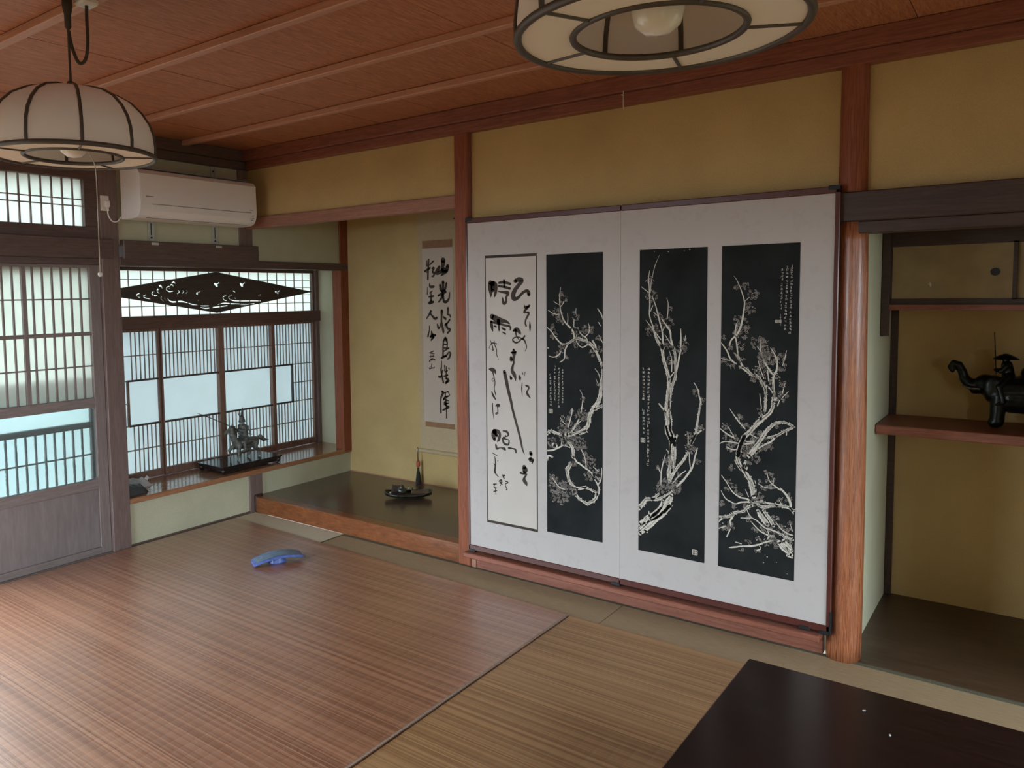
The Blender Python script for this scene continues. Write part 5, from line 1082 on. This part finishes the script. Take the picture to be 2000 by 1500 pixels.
per = [g[i][0] for i in range(n)] + [g[n-1][j] for j in range(1, n)] + [g[i][n-1] for i in range(n-2, -1, -1)] + [g[0][j] for j in range(n-2, 0, -1)]
bm.faces.new(per[::-1]); put('packet_body', bm, M['tissue'], ti)
bm = B(); tube(bm, [(-0.26, -0.70, 0.325), (-0.25, -0.685, 0.350), (-0.24, -0.695, 0.362)], [0.014, 0.012, 0.002], 6); put('packet_tip', bm, M['tissue'], ti)

# ------------------------------------------------------------------ shelf alcove: cabinet, shelf and statue
M['fusuma'] = plain('faded_gold_paper', (0.30, 0.21, 0.10, 1), 0.75, var=0.08, nscale=8)
M['frame_dark'] = M['dark_x']
cb = thing('wall_cabinet', 'small overhead cabinet with gold paper sliding doors', 'cabinet', (4.27, 0.72, 1.43))
put('bottom_board', box(B(), 3.802, 4.738, 0.560, 0.898, 1.430, 1.456, 0.002), M['red_x'], cb)
bm = B(); box(bm, 3.802, 4.738, 0.590, 0.62, 1.456, 1.476); box(bm, 3.802, 4.738, 0.590, 0.62, 1.722, 1.798); put('track', bm, M['dark_x'], cb)
put('hanging_post', box(B(), 3.802, 3.834, 0.552, 0.586, 1.312, 1.798, 0.002), M['dark_x'], cb)
for k, (a, b) in enumerate(((3.824, 4.292), (4.280, 4.738))):
    yf = 0.594 if k % 2 == 0 else 0.607
    bm = B(); box(bm, a, a+0.014, yf, yf+0.012, 1.470, 1.728); box(bm, b-0.014, b, yf, yf+0.012, 1.470, 1.728); box(bm, a, b, yf, yf+0.012, 1.470, 1.482); box(bm, a, b, yf, yf+0.012, 1.716, 1.728)
    d = put('sliding_door', bm, M['dark_x'], cb)
    put('door_paper', box(B(), a+0.014, b-0.014, yf+0.003, yf+0.009, 1.482, 1.716), M['fusuma'], d)
    px = 4.218 if k == 0 else (a+0.06 if k % 2 else b-0.07)
    bm = B(); lathe(bm, [(0.001, 0.0), (0.013, 0.0), (0.016, 0.003), (0.017, 0.005), (0.001, 0.005)], (0, 0, 0), 20); bm.transform(Matrix.Translation((px, yf+0.004, 1.594)) @ Matrix.Rotation(math.radians(90), 4, 'X')); put('round_pull', bm, M['iron'], d)
    if k == 0:
        bm = B(); vs = [bm.verts.new(p) for p in ((3.975, yf+0.0022, 1.548), (3.984, yf+0.0005, 1.556), (3.990, yf+0.0022, 1.545), (3.988, yf+0.002, 1.530), (3.982, yf-0.002, 1.540))]; bm.faces.new(vs); put('torn_flap', bm, M['scroll_paper'], d)
put('alcove_shelf', box(B(), 3.802, 4.738, 0.482, 0.870, 0.872, 0.914, 0.003), M['red_x'], label='thick wooden shelf carrying the dark statue', cat='shelf', base=(4.27, 0.7, 0.872))
M['black_bronze'] = plain('near_black_bronze', (0.012, 0.014, 0.0135, 1), 0.30, 0.7, var=0.3, nscale=50)
el = thing('beast_statue', 'near-black bronze statue of a hatted rider on a large beast', 'statue', (4.33, 0.67, 0.914))
EY = 0.67
bm = B()
def ep(a, b, ra, rb): capsule(bm, (a[0], EY+a[1], a[2]), (b[0], EY+b[1], b[2]), ra, rb, 12)
ep((4.25, 0, 1.075), (4.43, 0, 1.085), 0.066, 0.074); ep((4.30, 0, 1.05), (4.40, 0, 1.05), 0.07, 0.07)
ep((4.25, 0, 1.09), (4.195, 0, 1.105), 0.050, 0.044)
tr_ = [(4.175, 0, 1.098), (4.140, 0, 1.100), (4.118, 0, 1.125), (4.108, 0, 1.160), (4.096, 0, 1.186), (4.076, 0, 1.192), (4.064, 0, 1.174), (4.072, 0, 1.158)]
rs_ = [0.034, 0.025, 0.021, 0.018, 0.016, 0.014, 0.0125, 0.010]
for i in range(len(tr_)-1): ep(tr_[i], tr_[i+1], rs_[i], rs_[i+1])
ep((4.17, 0, 1.075), (4.15, 0, 1.068), 0.020, 0.010)
for s in (-1, 1):
    ep((4.245, s*0.036, 1.05), (4.240, s*0.038, 0.9450000000000001), 0.034, 0.026); ep((4.240, s*0.038, 0.948), (4.234, s*0.038, 0.9440000000000001), 0.028, 0.026)
    ep((4.435, s*0.038, 1.05), (4.445, s*0.040, 0.9450000000000001), 0.038, 0.027); ep((4.445, s*0.040, 0.948), (4.438, s*0.040, 0.9440000000000001), 0.028, 0.026)
    ellipsoid(bm, (4.225, EY+s*0.052, 1.095), (0.036, 0.010, 0.048))
ep((4.50, 0, 1.12), (4.525, 0, 1.02), 0.010, 0.006)
o = put('beast', bm, M['black_bronze'], el); melt(o, 0.005, 3)
bm = B()
for s in (-1, 1): tube(bm, catmull([(4.178, EY+s*0.026, 1.086), (4.140, EY+s*0.032, 1.086), (4.112, EY+s*0.034, 1.098)], 5), [0.008, 0.0075, 0.007, 0.007, 0.0065, 0.006, 0.0055, 0.005, 0.004, 0.003, 0.002], 8)
put('tusk', bm, M['bronze_light'], el, smooth=True)
bm = B()
def hp(a, b, ra, rb): capsule(bm, (a[0], EY+a[1], a[2]), (b[0], EY+b[1], b[2]), ra, rb, 10)
hp((4.275, 0, 1.145), (4.268, 0, 1.190), 0.026, 0.022); hp((4.268, -0.020, 1.190), (4.268, 0.020, 1.190), 0.014, 0.014); ellipsoid(bm, (4.264, EY, 1.216), (0.014, 0.014, 0.016))
for s in (-1, 1):
    hp((4.275, s*0.02, 1.14), (4.245, s*0.058, 1.10), 0.018, 0.014); hp((4.245, s*0.058, 1.10), (4.262, s*0.068, 1.035), 0.013, 0.009); hp((4.262, s*0.068, 1.035), (4.240, s*0.070, 1.025), 0.009, 0.007)
    hp((4.268, s*0.026, 1.190), (4.248, s*0.034, 1.165), 0.011, 0.009); hp((4.248, s*0.034, 1.165), (4.228, s*0.014, 1.170), 0.009, 0.007)
o = put('rider', bm, M['black_bronze'], el); melt(o, 0.004, 2)
bm = B(); lathe(bm, [(0.048, -0.006), (0.044, 0.0), (0.026, 0.010), (0.010, 0.018), (0.001, 0.019)], (4.264, EY, 1.222), 24); put('hat', bm, M['black_bronze'], el, smooth=True)
bm = B(); tube(bm, [(4.232, EY-0.014, 1.150), (4.226, EY-0.014, 1.25), (4.221, EY-0.014, 1.334)], 0.0022, 6); put('staff', bm, M['black_bronze'], el)
bm = B(); ellipsoid(bm, (4.375, EY, 1.160), (0.060, 0.055, 0.040)); ellipsoid(bm, (4.395, EY, 1.195), (0.045, 0.045, 0.040)); ellipsoid(bm, (4.425, EY+0.01, 1.23), (0.028, 0.03, 0.03)); o = put('pack', bm, M['black_bronze'], el); melt(o, 0.005, 2)
